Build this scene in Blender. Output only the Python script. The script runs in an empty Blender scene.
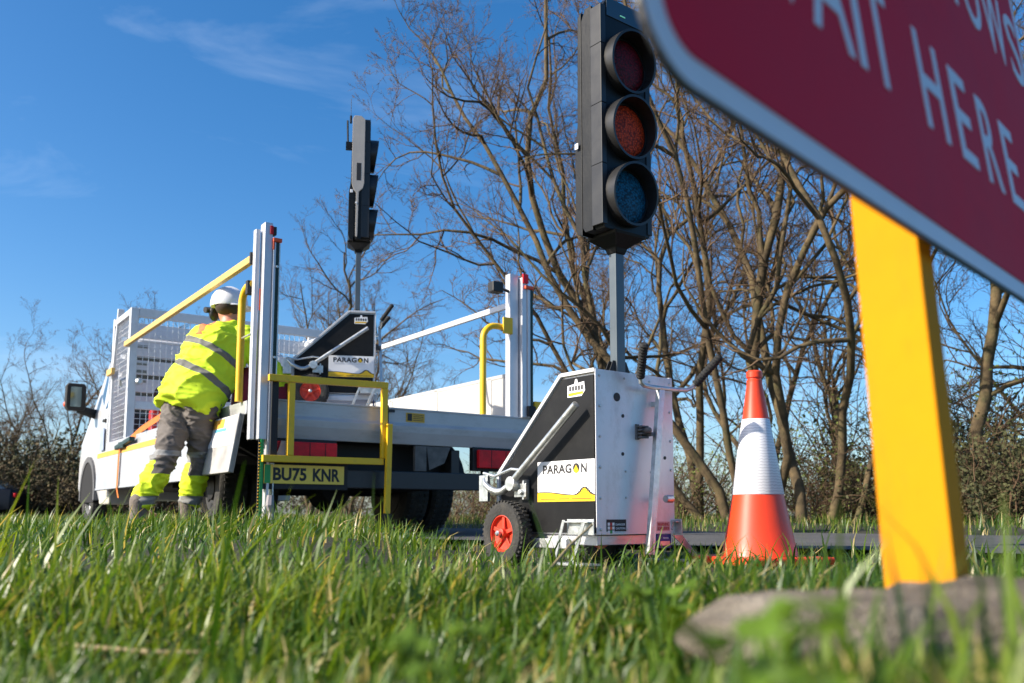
import bpy, bmesh, math, random
import numpy as np
from mathutils import Vector, Matrix, Quaternion

S = bpy.context.scene
C = S.collection
R = math.radians
# ------------------------------------------------------------------ camera
CAM = Vector((0, 0, .2)); PITCH = 6.6; FPX = 909.0; PCX = 512.0; PCY = 410.0
cam = bpy.data.cameras.new('camera'); camo = bpy.data.objects.new('camera', cam); C.objects.link(camo)
camo.location = CAM; camo.rotation_euler = (R(90 + PITCH), 0, 0)
cam.sensor_width = 36; cam.lens = FPX / 1024 * 36; cam.shift_y = (PCY - 341.5) / 1024
cam.clip_start = .02; cam.clip_end = 4000
cam.dof.use_dof = True; cam.dof.focus_distance = 3.7; cam.dof.aperture_fstop = 4.5
S.camera = camo
# ------------------------------------------------------------------ light
SUN_AZ = Vector((-.94, -.34, 0)).normalized(); SUN_EL = R(31)
sd = Vector((SUN_AZ.x * math.cos(SUN_EL), SUN_AZ.y * math.cos(SUN_EL), math.sin(SUN_EL)))
sun = bpy.data.lights.new('sun', 'SUN'); suno = bpy.data.objects.new('sun', sun); C.objects.link(suno)
sun.energy = 5.0; sun.angle = R(.5); sun.color = (1, .91, .77)
suno.rotation_euler = (-sd).to_track_quat('-Z', 'Y').to_euler(); suno.location = (-5, -5, 8)
W = bpy.data.worlds.new('World'); S.world = W; W.use_nodes = True
nt = W.node_tree; nt.nodes.clear()
sky = nt.nodes.new('ShaderNodeTexSky'); sky.sky_type = 'NISHITA'; sky.sun_disc = False
sky.sun_elevation = SUN_EL; sky.sun_rotation = math.atan2(sd.x, sd.y); sky.ozone_density = 3.0; sky.air_density = .9; sky.dust_density = 1.4
bg = nt.nodes.new('ShaderNodeBackground'); bg.inputs[1].default_value = .118
tc = nt.nodes.new('ShaderNodeTexCoord'); mp = nt.nodes.new('ShaderNodeMapping'); mp.inputs['Scale'].default_value = (1.2, 3.0, 6.5)
mp.inputs['Rotation'].default_value = (R(14), R(-12), R(20))
nz = nt.nodes.new('ShaderNodeTexNoise'); nz.inputs['Scale'].default_value = 1.7; nz.inputs['Detail'].default_value = 7; nz.inputs['Roughness'].default_value = .58
nz.inputs['Distortion'].default_value = .5
rp = nt.nodes.new('ShaderNodeValToRGB'); rp.color_ramp.elements[0].position = .52; rp.color_ramp.elements[1].position = .92
rp.color_ramp.elements[1].color = (.26, .26, .26, 1)
mx = nt.nodes.new('ShaderNodeMixRGB'); mx.inputs[2].default_value = (6.5, 7.2, 8.0, 1)
hs = nt.nodes.new('ShaderNodeHueSaturation'); hs.inputs['Saturation'].default_value = 1.34
L = nt.links
L.new(tc.outputs['Generated'], mp.inputs[0]); L.new(mp.outputs[0], nz.inputs[0]); L.new(nz.outputs[0], rp.inputs[0])
L.new(rp.outputs[0], mx.inputs[0]); L.new(sky.outputs[0], hs.inputs['Color']); L.new(hs.outputs[0], mx.inputs[1]); L.new(mx.outputs[0], bg.inputs[0])
ow = nt.nodes.new('ShaderNodeOutputWorld'); L.new(bg.outputs[0], ow.inputs[0])
S.view_settings.view_transform = 'Standard'; S.view_settings.look = 'None'; S.view_settings.exposure = 0.80; S.view_settings.gamma = 1

# ------------------------------------------------------------------ maths helpers
def at(px, py, Y):
    p = R(PITCH); fw = Vector((0, math.cos(p), math.sin(p))); up = Vector((0, -math.sin(p), math.cos(p)))
    r = fw + Vector((1, 0, 0)) * ((px - PCX) / FPX) - up * ((py - PCY) / FPX)
    return CAM + r * (Y / r.y)
def ss(a, b, x):
    t = np.clip((x - a) / (b - a), 0, 1); return t * t * (3 - 2 * t)
EX, EY = .9, 4.15; ED = (-.75, .66); EN = (.66, .75)
def road_s(x, y): return (x - EX) * EN[0] + (y - EY) * EN[1]
def gz(x, y):
    x = np.asarray(x, float); y = np.asarray(y, float)
    s = road_s(x, y)
    left = 1 - ss(-.85, .0, x)
    z = .055 * np.exp(-((y - .45) / .5) ** 2) * ss(-.1, .12, x - .1 * y) + left * .115 * np.exp(-((s + 1.35) / 1.15) ** 2)
    z = z + .006 * np.sin(x * 5.1 + y * 2.3) * np.sin(y * 4.3 - x * 1.7) + .012 * np.sin(x * 2.1 + 1) * np.sin(y * 1.9)
    z = np.where(np.hypot(x - .3, y - 3.7) < .8, z * ss(.3, .8, np.hypot(x - .3, y - 3.7)) - .0, z)
    k = ss(-.35, -.02, s); z = z * (1 - k) + .03 * k
    far = ss(3.3, 4.3, s); z = z * (1 - far) + far * (.09 + .02 * np.sin(x * .7) * np.sin(y * .6))
    return z
def gzf(x, y): return float(gz(x, y))

# ------------------------------------------------------------------ materials
_m = {}

def mat(name, col, rough=.5, metal=0., var=.12, scale=8., bump=0., bscale=40., spec=.5, trans=0., coat=0.):
    if name in _m: return _m[name]
    m = bpy.data.materials.new(name); m.use_nodes = True; n = m.node_tree; b = n.nodes['Principled BSDF']
    b.inputs['Roughness'].default_value = rough; b.inputs['Metallic'].default_value = metal
    b.inputs['Specular IOR Level'].default_value = spec
    if coat: b.inputs['Coat Weight'].default_value = coat; b.inputs['Coat Roughness'].default_value = .08
    t = n.nodes.new('ShaderNodeTexCoord'); z = n.nodes.new('ShaderNodeTexNoise'); z.inputs['Scale'].default_value = scale
    z.inputs['Detail'].default_value = 6; z.inputs['Roughness'].default_value = .62
    n.links.new(t.outputs['Object'], z.inputs[0])
    r = n.nodes.new('ShaderNodeValToRGB')
    r.color_ramp.elements[0].position = .3; r.color_ramp.elements[1].position = .72
    r.color_ramp.elements[0].color = tuple(c * (1 - var) for c in col) + (1,)
    r.color_ramp.elements[1].color = tuple(min(1, c * (1 + var)) for c in col) + (1,)
    n.links.new(z.outputs[0], r.inputs[0]); n.links.new(r.outputs[0], b.inputs['Base Color'])
    mr = n.nodes.new('ShaderNodeMapRange'); mr.inputs[3].default_value = max(0, rough - .08); mr.inputs[4].default_value = min(1, rough + .12)
    n.links.new(z.outputs[0], mr.inputs[0]); n.links.new(mr.outputs[0], b.inputs['Roughness'])
    if bump:
        z2 = n.nodes.new('ShaderNodeTexNoise'); z2.inputs['Scale'].default_value = bscale; z2.inputs['Detail'].default_value = 5
        n.links.new(t.outputs['Object'], z2.inputs[0]); bp = n.nodes.new('ShaderNodeBump'); bp.inputs['Strength'].default_value = bump
        bp.inputs['Distance'].default_value = .01
        n.links.new(z2.outputs[0], bp.inputs['Height']); n.links.new(bp.outputs[0], b.inputs['Normal'])
    _m[name] = m; return m
def dirty(m, dcol, amount=.5, scale=3., stretch=(1, 1, 1)):
    """scratches and grime over an existing material"""
    n = m.node_tree; b = n.nodes['Principled BSDF']; src = b.inputs['Base Color'].links[0].from_socket
    t = n.nodes.new('ShaderNodeTexCoord'); mpp = n.nodes.new('ShaderNodeMapping'); mpp.inputs['Scale'].default_value = stretch
    z = n.nodes.new('ShaderNodeTexNoise'); z.inputs['Scale'].default_value = scale; z.inputs['Detail'].default_value = 10; z.inputs['Roughness'].default_value = .75
    r = n.nodes.new('ShaderNodeValToRGB'); r.color_ramp.elements[0].position = .5; r.color_ramp.elements[1].position = .75
    r.color_ramp.elements[0].color = (0, 0, 0, 1); r.color_ramp.elements[1].color = (amount,) * 3 + (1,)
    x = n.nodes.new('ShaderNodeMixRGB'); x.inputs[2].default_value = tuple(dcol) + (1,)
    n.links.new(t.outputs['Object'], mpp.inputs[0]); n.links.new(mpp.outputs[0], z.inputs[0]); n.links.new(z.outputs[0], r.inputs[0])
    n.links.new(r.outputs[0], x.inputs[0]); n.links.new(src, x.inputs[1]); n.links.new(x.outputs[0], b.inputs['Base Color'])
    return m
ALU = dirty(mat('brushed_aluminium', (.62, .62, .64), .42, .75, .08, 6, .15, 60), (.24, .22, .20), .5, 4, (1, 1, 3))
ALUW = dirty(mat('white_grey_aluminium', (.74, .74, .77), .36, .25, .06, 5), (.34, .31, .27), .55, 6, (1, 1, .6))
GALV = mat('galvanised_steel', (.58, .6, .6), .38, .85, .22, 30, .15, 40)
BLK = mat('black_composite_panel', (.008, .008, .009), .45, 0, .3, 6, spec=.22)
dirty(BLK, (.025, .025, .023), .5, 7)
HEADP = mat('black_polycarbonate', (.007, .0075, .008), .4, 0, .2, 10, .06, 90, spec=.25)
HEADG = mat('weathered_grey_polycarbonate', (.020, .020, .021), .34, 0, .15, 10, spec=.4)
HEADL = mat('pale_grey_ridge', (.40, .37, .34), .40, 0, .06, 10)
RUB = mat('black_rubber', (.016, .016, .016), .8, 0, .25, 20, .4, 120)
RUBT = dirty(mat('dusty_tyre_rubber', (.03, .029, .027), .85, 0, .3, 14, .5, 90), (.16, .14, .11), .5, 6)
REDR = mat('orange_red_plastic_rim', (.62, .05, .022), .42, 0, .1, 8)
WHT = dirty(mat('white_paint', (.54, .55, .57), .3, 0, .04, 4, coat=.3), (.42, .39, .34), .35, 3)
YEL = mat('yellow_powdercoat', (.84, .50, .008), .42, 0, .1, 6)
dirty(YEL, (.30, .2, .06), .6, 12)
YELR = mat('pale_amber_rail', (.66, .43, .12), .5, 0, .1, 7)
ORG = mat('orange_webbing', (.62, .17, .03), .8, 0, .2, 30, .3, 200)
ORS = mat('orange_reflective_tape', (.72, .36, .05), .5, 0, .12, 20)
GRYD = mat('dark_chassis_steel', (.018, .018, .019), .6, .2, .3, 6)
GLS = mat('dark_window_glass', (.03, .045, .055), .06, 0, .1, 2, spec=.9)
REDL = mat('red_lamp_lens', (.70, .008, .016), .4, 0, .3, 14, spec=.3)
PLY = mat('number_plate_yellow', (.88, .60, .08), .4, 0, .06, 8)
INK = mat('black_print', (.012, .012, .014), .5, 0, .1, 8)
STW = mat('white_sticker_vinyl', (.80, .80, .82), .35, 0, .03, 6)
STY = mat('yellow_sticker_vinyl', (.80, .50, .01), .35, 0, .1, 6)
STG = mat('faint_grey_print', (.62, .62, .66), .5, 0, .1, 10)
BLUE = mat('blue_plate', (.012, .04, .22), .4, 0, .1, 8)
REDP = mat('red_plastic', (.5, .02, .02), .4, 0, .15, 8)
GRNP = mat('green_strip', (.02, .30, .07), .4, 0, .15, 8)
GRND = mat('dark_green_channel', (.01, .035, .026), .4, .2, .15, 8)
REDO = mat('red_orange_cap', (.75, .09, .02), .45, 0, .1, 8)
CONE = dirty(mat('orange_red_cone_plastic', (.76, .052, .012), .38, 0, .10, 4), (.32, .06, .03), .7, 7, (1, 1, .5))
SHIRT = None

# ------------------------------------------------------------------ mesh builder
class MB:
    def __init__(s): s.v = []; s.f = []; s.mi = []
    def add(s, vs, fs, mi=0):
        o = len(s.v); s.v += [tuple(v) for v in vs]; s.f += [tuple(i + o for i in f) for f in fs]; s.mi += [mi] * len(fs); return s
    def box(s, a, b, mi=0, M=None):
        (x0, y0, z0), (x1, y1, z1) = a, b
        vs = [Vector(p) for p in ((x0, y0, z0), (x1, y0, z0), (x1, y1, z0), (x0, y1, z0), (x0, y0, z1), (x1, y0, z1), (x1, y1, z1), (x0, y1, z1))]
        if M: vs = [M @ v for v in vs]
        return s.add(vs, [(0, 3, 2, 1), (4, 5, 6, 7), (0, 1, 5, 4), (1, 2, 6, 5), (2, 3, 7, 6), (3, 0, 4, 7)], mi)
    def beam(s, p, q, w, h, mi=0, up=(0, 0, 1)):
        p = Vector(p); q = Vector(q); d = (q - p).normalized(); u = Vector(up)
        sx = d.cross(u)
        if sx.length < 1e-4: sx = d.cross(Vector((0, 1, 0)))
        sx.normalize(); uz = sx.cross(d).normalized()
        vs = [c + sx * a * w / 2 + uz * b * h / 2 for c in (p, q) for a, b in ((-1, -1), (1, -1), (1, 1), (-1, 1))]
        return s.add(vs, [(0, 1, 2, 3), (7, 6, 5, 4), (0, 4, 5, 1), (1, 5, 6, 2), (2, 6, 7, 3), (3, 7, 4, 0)], mi)
    def tube(s, pts, r, n=10, mi=0, cap=True, flat=None):
        pts = [Vector(p) for p in pts]; rs = r if isinstance(r, (list, tuple)) else [r] * len(pts)
        vs = []; fs = []; prev = None
        for i, p in enumerate(pts):
            d = (pts[min(i + 1, len(pts) - 1)] - pts[max(i - 1, 0)]).normalized()
            if prev is None:
                a = d.cross(Vector((0, 0, 1)));
                if a.length < 1e-3: a = d.cross(Vector((0, 1, 0)))
            else: a = prev - d * prev.dot(d)
            a.normalize(); b = d.cross(a); prev = a
            for k in range(n):
                t = 2 * math.pi * k / n; vs.append(p + (a * math.cos(t) + b * math.sin(t)) * rs[i])
        for i in range(len(pts) - 1):
            for k in range(n):
                fs.append((i * n + k, i * n + (k + 1) % n, (i + 1) * n + (k + 1) % n, (i + 1) * n + k))
        if cap: fs.append(tuple(range(n - 1, -1, -1))); fs.append(tuple(range((len(pts) - 1) * n, len(pts) * n)))
        return s.add(vs, fs, mi)
    def prism(s, poly, d0, d1, ax=0, mi=0):
        """poly in the two other axes (in order), extruded along ax from d0 to d1"""
        n = len(poly)
        def P(u, v, d):
            return ((d, u, v), (u, d, v), (u, v, d))[ax]
        vs = [P(u, v, d0) for u, v in poly] + [P(u, v, d1) for u, v in poly]
        fs = [tuple(range(n)), tuple(range(2 * n - 1, n - 1, -1))] + [(i, i + n, (i + 1) % n + n, (i + 1) % n) for i in range(n)]
        return s.add(vs, fs, mi)
    def lathe(s, prof, c, axis=(0, 0, 1), n=32, mi=0, cap=True):
        ax = Vector(axis).normalized(); a = ax.cross(Vector((0, 0, 1)))
        if a.length < 1e-3: a = Vector((1, 0, 0))
        a.normalize(); b = ax.cross(a); c = Vector(c); vs = []; fs = []
        for r, h in prof:
            for k in range(n):
                t = 2 * math.pi * k / n; vs.append(c + ax * h + (a * math.cos(t) + b * math.sin(t)) * r)
        for i in range(len(prof) - 1):
            for k in range(n): fs.append((i * n + k, i * n + (k + 1) % n, (i + 1) * n + (k + 1) % n, (i + 1) * n + k))
        if cap: fs.append(tuple(range(n - 1, -1, -1))); fs.append(tuple(range((len(prof) - 1) * n, len(prof) * n)))
        return s.add(vs, fs, mi)
    def ell(s, c, r, M=None, n=16, m=10, mi=0):
        vs = []; fs = []; c = Vector(c)
        for j in range(m + 1):
            th = math.pi * j / m
            for k in range(n):
                ph = 2 * math.pi * k / n; v = Vector((r[0] * math.sin(th) * math.cos(ph), r[1] * math.sin(th) * math.sin(ph), r[2] * math.cos(th)))
                if M: v = M @ v
                vs.append(c + v)
        for j in range(m):
            for k in range(n): fs.append((j * n + k, (j + 1) * n + k, (j + 1) * n + (k + 1) % n, j * n + (k + 1) % n))
        return s.add(vs, fs, mi)
    def loft(s, rings, mi=0, cap=True):
        n = len(rings[0]); vs = [p for r in rings for p in r]; fs = []
        for i in range(len(rings) - 1):
            for k in range(n): fs.append((i * n + k, i * n + (k + 1) % n, (i + 1) * n + (k + 1) % n, (i + 1) * n + k))
        if cap: fs.append(tuple(range(n - 1, -1, -1))); fs.append(tuple(range((len(rings) - 1) * n, len(rings) * n)))
        return s.add(vs, fs, mi)
    def mesh(s, name, mats):
        me = bpy.data.meshes.new(name); me.from_pydata(s.v, [], s.f)
        for m in (mats if isinstance(mats, (list, tuple)) else [mats]): me.materials.append(m)
        me.polygons.foreach_set('material_index', s.mi)
        bm = bmesh.new(); bm.from_mesh(me); bmesh.ops.recalc_face_normals(bm, faces=bm.faces); bm.to_mesh(me); bm.free()
        return me
    def obj(s, name, mats, parent=None, bevel=0., smooth=False, label=None):
        me = s.mesh(name, mats); o = bpy.data.objects.new(name, me); C.objects.link(o)
        if parent: o.parent = parent
        if smooth:
            me.polygons.foreach_set('use_smooth', [True] * len(me.polygons))
            try: me.set_sharp_from_angle(angle=R(38))
            except Exception: pass
        if bevel:
            b = o.modifiers.new('bevel', 'BEVEL'); b.width = bevel; b.segments = 2; b.limit_method = 'ANGLE'; b.angle_limit = R(35)
        if label: o['label'] = label
        return o
def thing(name, label, cat, loc=(0, 0, 0), rz=0, group=None):
    o = bpy.data.objects.new(name, None); C.objects.link(o); o.location = loc; o.rotation_euler = (0, 0, R(rz)); o.empty_display_size = .1
    return tag(o, label, cat, group)
def tag(o, label, cat, group=None):
    o['label'] = label; o['category'] = cat
    if group: o['group'] = group
    return o
def dg_mesh(o):
    bpy.context.view_layer.update(); dg = bpy.context.evaluated_depsgraph_get()
    return bpy.data.meshes.new_from_object(o.evaluated_get(dg), depsgraph=dg)
def text_pts(s, w, h, bold=0., spacing=1.):
    cu = bpy.data.curves.new('t', 'FONT'); cu.body = s; cu.extrude = .02; cu.offset = bold; cu.space_character = spacing; cu.resolution_u = 4
    o = bpy.data.objects.new('t', cu); C.objects.link(o); me = dg_mesh(o); bpy.data.objects.remove(o)
    vs = [v.co.copy() for v in me.vertices]; fs = [tuple(p.vertices) for p in me.polygons]; bpy.data.meshes.remove(me)
    x0 = min(v.x for v in vs); x1 = max(v.x for v in vs); y0 = min(v.y for v in vs); y1 = max(v.y for v in vs)
    vs = [Vector(((v.x - x0) / (x1 - x0) * w, (v.y - y0) / (y1 - y0) * h, v.z)) for v in vs]
    return vs, fs
def text(mb, s, w, h, o, ex, ey, mi=0, bold=0., spacing=1., th=.0012):
    """lettering laid on a plane: origin o (lower left), ex right, ey up"""
    vs, fs = text_pts(s, w, h, bold, spacing); o = Vector(o); ex = Vector(ex).normalized(); ey = Vector(ey).normalized(); n = ex.cross(ey)
    return mb.add([o + ex * v.x + ey * v.y + n * (v.z / .04 * th) for v in vs], fs, mi)
def arc(c, r, a0, a1, n, ax):
    return [Vector(c) + (Vector(ax[0]) * math.cos(R(a0 + (a1 - a0) * i / n)) + Vector(ax[1]) * math.sin(R(a0 + (a1 - a0) * i / n))) * r for i in range(n + 1)]

# ================================================================== setting
GM = mat('verge_soil', (.028, .027, .012), .95, 0, .5, 9, .6, 60)
xs = np.unique(np.concatenate([-np.geomspace(8, 1500, 22)[::-1], np.linspace(-8, 8, 121), np.geomspace(8, 1500, 22)]))
ys = np.unique(np.concatenate([-np.geomspace(3, 1500, 18)[::-1], np.linspace(-3, 18, 150), np.geomspace(18, 1500, 22)]))
X, Y = np.meshgrid(xs, ys); Z = gz(X, Y)
me = bpy.data.meshes.new('ground'); nx = len(xs)
vv = np.stack([X.ravel(), Y.ravel(), Z.ravel()], 1)
ff = [(j * nx + i, j * nx + i + 1, (j + 1) * nx + i + 1, (j + 1) * nx + i) for j in range(len(ys) - 1) for i in range(nx - 1)]
me.from_pydata(vv.tolist(), [], ff); me.materials.append(GM); me.polygons.foreach_set('use_smooth', [True] * len(me.polygons))
o = bpy.data.objects.new('ground', me); C.objects.link(o); o['kind'] = 'structure'
ASP = mat('road_asphalt', (.075, .073, .072), .88, 0, .25, 3, .5, 160)
dirty(ASP, (.13, .12, .11), .6, 25)
def along(s, t, z): return (EX + ED[0] * t + EN[0] * s, EY + ED[1] * t + EN[1] * s, z)
mb = MB(); mb.add([along(.05, -60, .06), along(3.35, -60, .06), along(3.35, 90, .06), along(.05, 90, .06)], [(0, 1, 2, 3)])
o = mb.obj('road', ASP); o['kind'] = 'structure'

# ================================================================== signal trolleys
def lens_mat(name, c):
    m = mat(name, c, .5, 0, .1, 10, spec=.2); n = m.node_tree; b = n.nodes['Principled BSDF']
    t = n.nodes.new('ShaderNodeTexCoord'); v = n.nodes.new('ShaderNodeTexVoronoi'); v.inputs['Scale'].default_value = 110
    n.links.new(t.outputs['Object'], v.inputs['Vector']); r = n.nodes.new('ShaderNodeValToRGB')
    r.color_ramp.elements[0].color = tuple(min(1, k * 1.5) for k in c) + (1,); r.color_ramp.elements[1].color = tuple(k * .25 for k in c) + (1,); r.color_ramp.elements[1].position = .75
    n.links.new(v.outputs[0], r.inputs[0]); n.links.new(r.outputs[0], b.inputs['Base Color'])
    bp = n.nodes.new('ShaderNodeBump'); bp.inputs['Strength'].default_value = .7; bp.inputs['Distance'].default_value = .003
    n.links.new(v.outputs[0], bp.inputs['Height']); n.links.new(bp.outputs[0], b.inputs['Normal']); return m
LR = lens_mat('dark_red_lens', (.15, .003, .010)); LA = lens_mat('amber_lens', (.75, .055, .012)); LG = lens_mat('blue_green_lens', (.004, .11, .20))
LED = bpy.data.materials.new('green_led'); LED.use_nodes = True
LED.node_tree.nodes['Principled BSDF'].inputs['Emission Color'].default_value = (.05, 1, .3, 1); LED.node_tree.nodes['Principled BSDF'].inputs['Emission Strength'].default_value = .15
def trolley(name, label, loc, rz, back_view=False):
    """origin on the ground under the corner between dark side and rear face; body bottom at B"""
    B = .13; t = thing(name, label, 'traffic signal', loc, rz, 'portable traffic signals on wheeled trolleys')
    Wd, Lg, H, FL, SB = .42, .597, .62, .194, .245
    out = [(0, B), (0, B + H), (FL, B + H), (Lg, B + SB), (Lg, B)]
    MB().prism(out, .006, Wd - .006, 0).obj('body_shell', ALU, t, .003)
    # edge trims (bright angle strip framing the dark side) + dark side panels
    ins = [(.010, B + .006), (.010, B + H - .016), (FL - .006, B + H - .016), (Lg - .014, B + SB - .008), (Lg - .014, B + .006)]
    for x0, x1 in ((-.001, .0055), (Wd - .0055, Wd + .001)):
        p = MB().prism(ins, x0, x1, 0).obj('side_panel', BLK, t, .0015)
    for x in (0.0, Wd):
        tr = MB()
        for a, b in ((out[1], out[2]), (out[2], out[3]), (out[3], out[4])):
            tr.beam((x, a[0], a[1]), (x, b[0], b[1]), .016, .016)
        tr.obj('edge_trim', WHT, t, .002)
    # rear plate with bolts and holes (faces the camera's right)
    MB().box((-.004, -.004, B), (Wd + .004, .0, B + H + .004)).obj('rear_plate', ALUW, t, .0015)
    for x in (.016, Wd - .014):
        for z in np.linspace(.02, H - .02, 6): MB().lathe([(.0055, 0), (.0055, .003), (.003, .005)], (x, -.004, B + z), (0, -1, 0), 8).obj('bolt', GALV, t)
    for x in (.15, .29):
        for z in (.02, .14, .24, H - .02): MB().lathe([(.0045, 0), (.0045, .003), (.002, .004)], (x, -.004, B + z), (0, -1, 0), 8).obj('bolt', GALV, t)
    for x, z, r in ((.108, .524, .017), (.139, .453, .007), (.136, .306, .007), (.372, .30, .007)): MB().lathe([(r, 0), (r, .002)], (x, -.004, B + z), (0, -1, 0), 16).obj('cable_hole', INK, t)
    cn = MB()
    cn.box((.205, -.012, B + .365), (.222, -.004, B + .425)); cn.lathe([(.012, 0), (.012, .05), (.007, .055)], (.235, -.004, B + .40), (0, -1, 0), 10); cn.lathe([(.008, 0), (.008, .05)], (.25, -.004, B + .385), (0, -1, 0), 10)
    for k in range(4): cn.box((.21, -.035, B + .37 + .014 * k), (.25, -.012, B + .377 + .014 * k))
    cn.obj('power_socket', mat('grey_brown_connector', (.12, .11, .11), .5), t, .001)
    # stickers low on the rear plate
    st = MB(); st.box((.045, -.0055, B + .012), (.148, -.0045, B + .057), 0)
    for k, mi in enumerate((2, 3, 4)):
        z = B + .045 - .0145 * k; st.box((.050, -.0065, z - .011), (.061, -.0058, z), 1); st.box((.062, -.0065, z - .011), (.073, -.0058, z), mi); st.box((.074, -.0065, z - .011), (.085, -.0058, z), 1)
    for k, w in enumerate(('DANGER', 'CAUTION', 'READY')): text(st, w, .05, .008, (.092, -.0058, B + .034 - .0145 * k), (1, 0, 0), (0, 0, 1), 1)
    st.obj('lamp_status_sticker', [INK, STW, REDP, REDO, GRNP], t)
    st = MB(); st.box((.319, -.0052, B + .012), (.393, -.0044, B + .048), 0); text(st, 'WARNING', .066, .013, (.323, -.0054, B + .031), (1, 0, 0), (0, 0, 1), 1)
    text(st, 'DO NOT REMOVE', .066, .012, (.323, -.0054, B + .015), (1, 0, 0), (0, 0, 1), 1)
    st.obj('warning_sticker', [mat('pale_pink_vinyl', (.62, .38, .38), .4), REDP], t)
    # name board on the dark side
    for sx, ex in ((-.0022, -1),):
        y1, y0, z0, z1 = .337, .004, B + .125, B + .284
        nb = MB(); nb.box((sx - .002, y0, z0), (sx, y1, z1), 0)
        wave = []
        for i in range(41):
            u = i / 40; zz = .030 + .008 * math.sin(u * 5.2 + .6) * (1 - u) + .030 * math.exp(-((u - .83) / .09) ** 2) - .008 * u + .0
            wave.append((y1 - u * (y1 - y0), z0 + zz))
        wf = MB()
        nb.prism([(y1, z0 + .0005)] + wave + [(y0, z0 + .0005)], sx - .0028, sx - .0021, 0, 1)
        for a, b in zip(wave[:-1], wave[1:]): nb.beam((sx - .0028, a[0], a[1] + .002), (sx - .0028, b[0], b[1] + .002), .0012, .0035, 2, (1, 0, 0)) if False else nb.box((sx - .0034, b[0], min(a[1], b[1]) + .0005), (sx - .0022, a[0], max(a[1], b[1]) + .0035), 2)
        text(nb, 'PARAG', .170, .036, (sx - .0022, y1 - .034, z1 - .050), (0, -1, 0), (0, 0, 1), 2, .03, 1.05)
        text(nb, 'N', .032, .036, (sx - .0022, y1 - .258, z1 - .050), (0, -1, 0), (0, 0, 1), 2, .03)
        nb.lathe([(.0185, 0), (.0185, .0009)], (sx - .0022, y1 - .231, z1 - .031), (-1, 0, 0), 20, 2)
        nb.prism([(y1 - .214, z1 - .043), (y1 - .231, z1 - .020), (y1 - .247, z1 - .043), (y1 - .231, z1 - .052)], sx - .0040, sx - .0032, 0, 1)
        text(nb, 'TRAFFIC MANAGEMENT', .245, .012, (sx - .0022, y1 - .038, z1 - .066), (0, -1, 0), (0, 0, 1), 3)
        text(nb, 'traffic management and signal hire', .29, .0065, (sx - .0029, y1 - .02, z0 + .008), (0, -1, 0), (0, 0, 1), 4) if False else None
        for k, (a, b) in enumerate(((.02, .11), (.13, .19), (.205, .315))): nb.box((sx - .0033, y1 - b, z0 + .009), (sx - .0027, y1 - a, z0 + .0125), 4)
        nb.obj('name_board', [STW, STY, INK, STG, mat('brown_print', (.25, .13, .01), .5)], t)
    # small white and yellow emblem in the top corner
    em = MB(); z0 = B + .528; em.prism([(.155, z0), (.155, z0 + .045), (.115, z0 + .05), (.11, z0 + .068), (.10, z0 + .068), (.095, z0 + .052), (.06, z0 + .055), (.055, z0 + .02), (.075, z0)], -.0028, -.0012, 0, 0)
    em.prism([(.15, z0 + .004), (.15, z0 + .016), (.066, z0 + .018), (.066, z0 + .008)], -.0034, -.0026, 0, 1)
    for k in range(5): em.box((-.0034, .066 + k * .017, z0 + .024), (-.0026, .077 + k * .017, z0 + .042), 2)
    em.obj('emblem', [STW, STY, INK], t)
    for k, (y, z) in enumerate(((.045, B + .56), (.045, B + .5), (.30, B + .30), (.08, B + .30))):
        pass
    # folded tubular leg with its hook
    tu = MB(); P0 = Vector((-.05, .47, B + .19)); P1 = Vector((-.05, .055, B + .49))
    tu.tube([P0, P1], .0145, 14); tu.tube([P1 + (P1 - P0).normalized() * .001, P1 + (P1 - P0).normalized() * .002], .0115, 12)
    tu.tube([P0 + Vector((0, .0, .0)), (-.055, .50, B + .172), (-.06, .53, B + .168), (-.07, .565, B + .180), (-.07, .60, B + .200), (-.055, .625, B + .225)], [.0145, .0155, .0155, .014, .012, .010], 12)
    tu.obj('stabiliser_tube', GALV, t, smooth=True)
    br = MB(); br.box((-.035, .39, B + .135), (-.003, .40, B + .215)); br.box((-.036, .375, B + .145), (-.031, .45, B + .20)); br.lathe([(.03, 0), (.03, .03)], (-.035, .445, B + .20), (-1, 0, 0), 14)
    br.tube([(-.05, .40, B + .255), (-.05, .45, B + .26), (-.05, .56, B + .235), (-.05, .64, B + .25)], .007, 8); br.lathe([(.012, 0), (.012, .014)], (-.036, .40, B + .165), (-1, 0, 0), 6)
    br.box((-.06, .60, B + .13), (-.045, .66, B + .24))
    br.obj('hinge_bracket', GALV, t, .002)
    # stabiliser foot bracket and base beam
    for x in (-.055, Wd + .003):
        fo = MB(); fo.box((x, -.04, B + .0), (x + .004, .105, B + .058)); fo.prism([(.095, B + .055), (.11, B + .055), (.17, .03), (.15, .03)], x - .02, x - .016, 0)
        fo.prism([(-.02, B + .055), (.0, B + .055), (.065, .03), (.045, .03)], x - .02, x - .016, 0); fo.box((x - .045, -.03, .018), (x + .045, .17, .026))
        fo.box((x - .021, -.03, B + .045), (x, .10, B + .05)); fo.obj('foot_bracket', GALV, t, .001)
    MB().box((-.02, .15, B - .055), (.01, .50, B - .018)).box((.02, .02, B - .04), (Wd - .02, .5, B - .002)).obj('base_beam', ALU, t, .003)
    lf = MB(); lf.prism([(Wd - .04, B - .005), (Wd + .02, B - .005), (Wd + .115, .035), (Wd + .09, .035)], -.03, -.025, 1); lf.box((Wd + .03, -.05, .02), (Wd + .14, .03, .027)); lf.obj('side_leg', GALV, t, .001)
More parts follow.
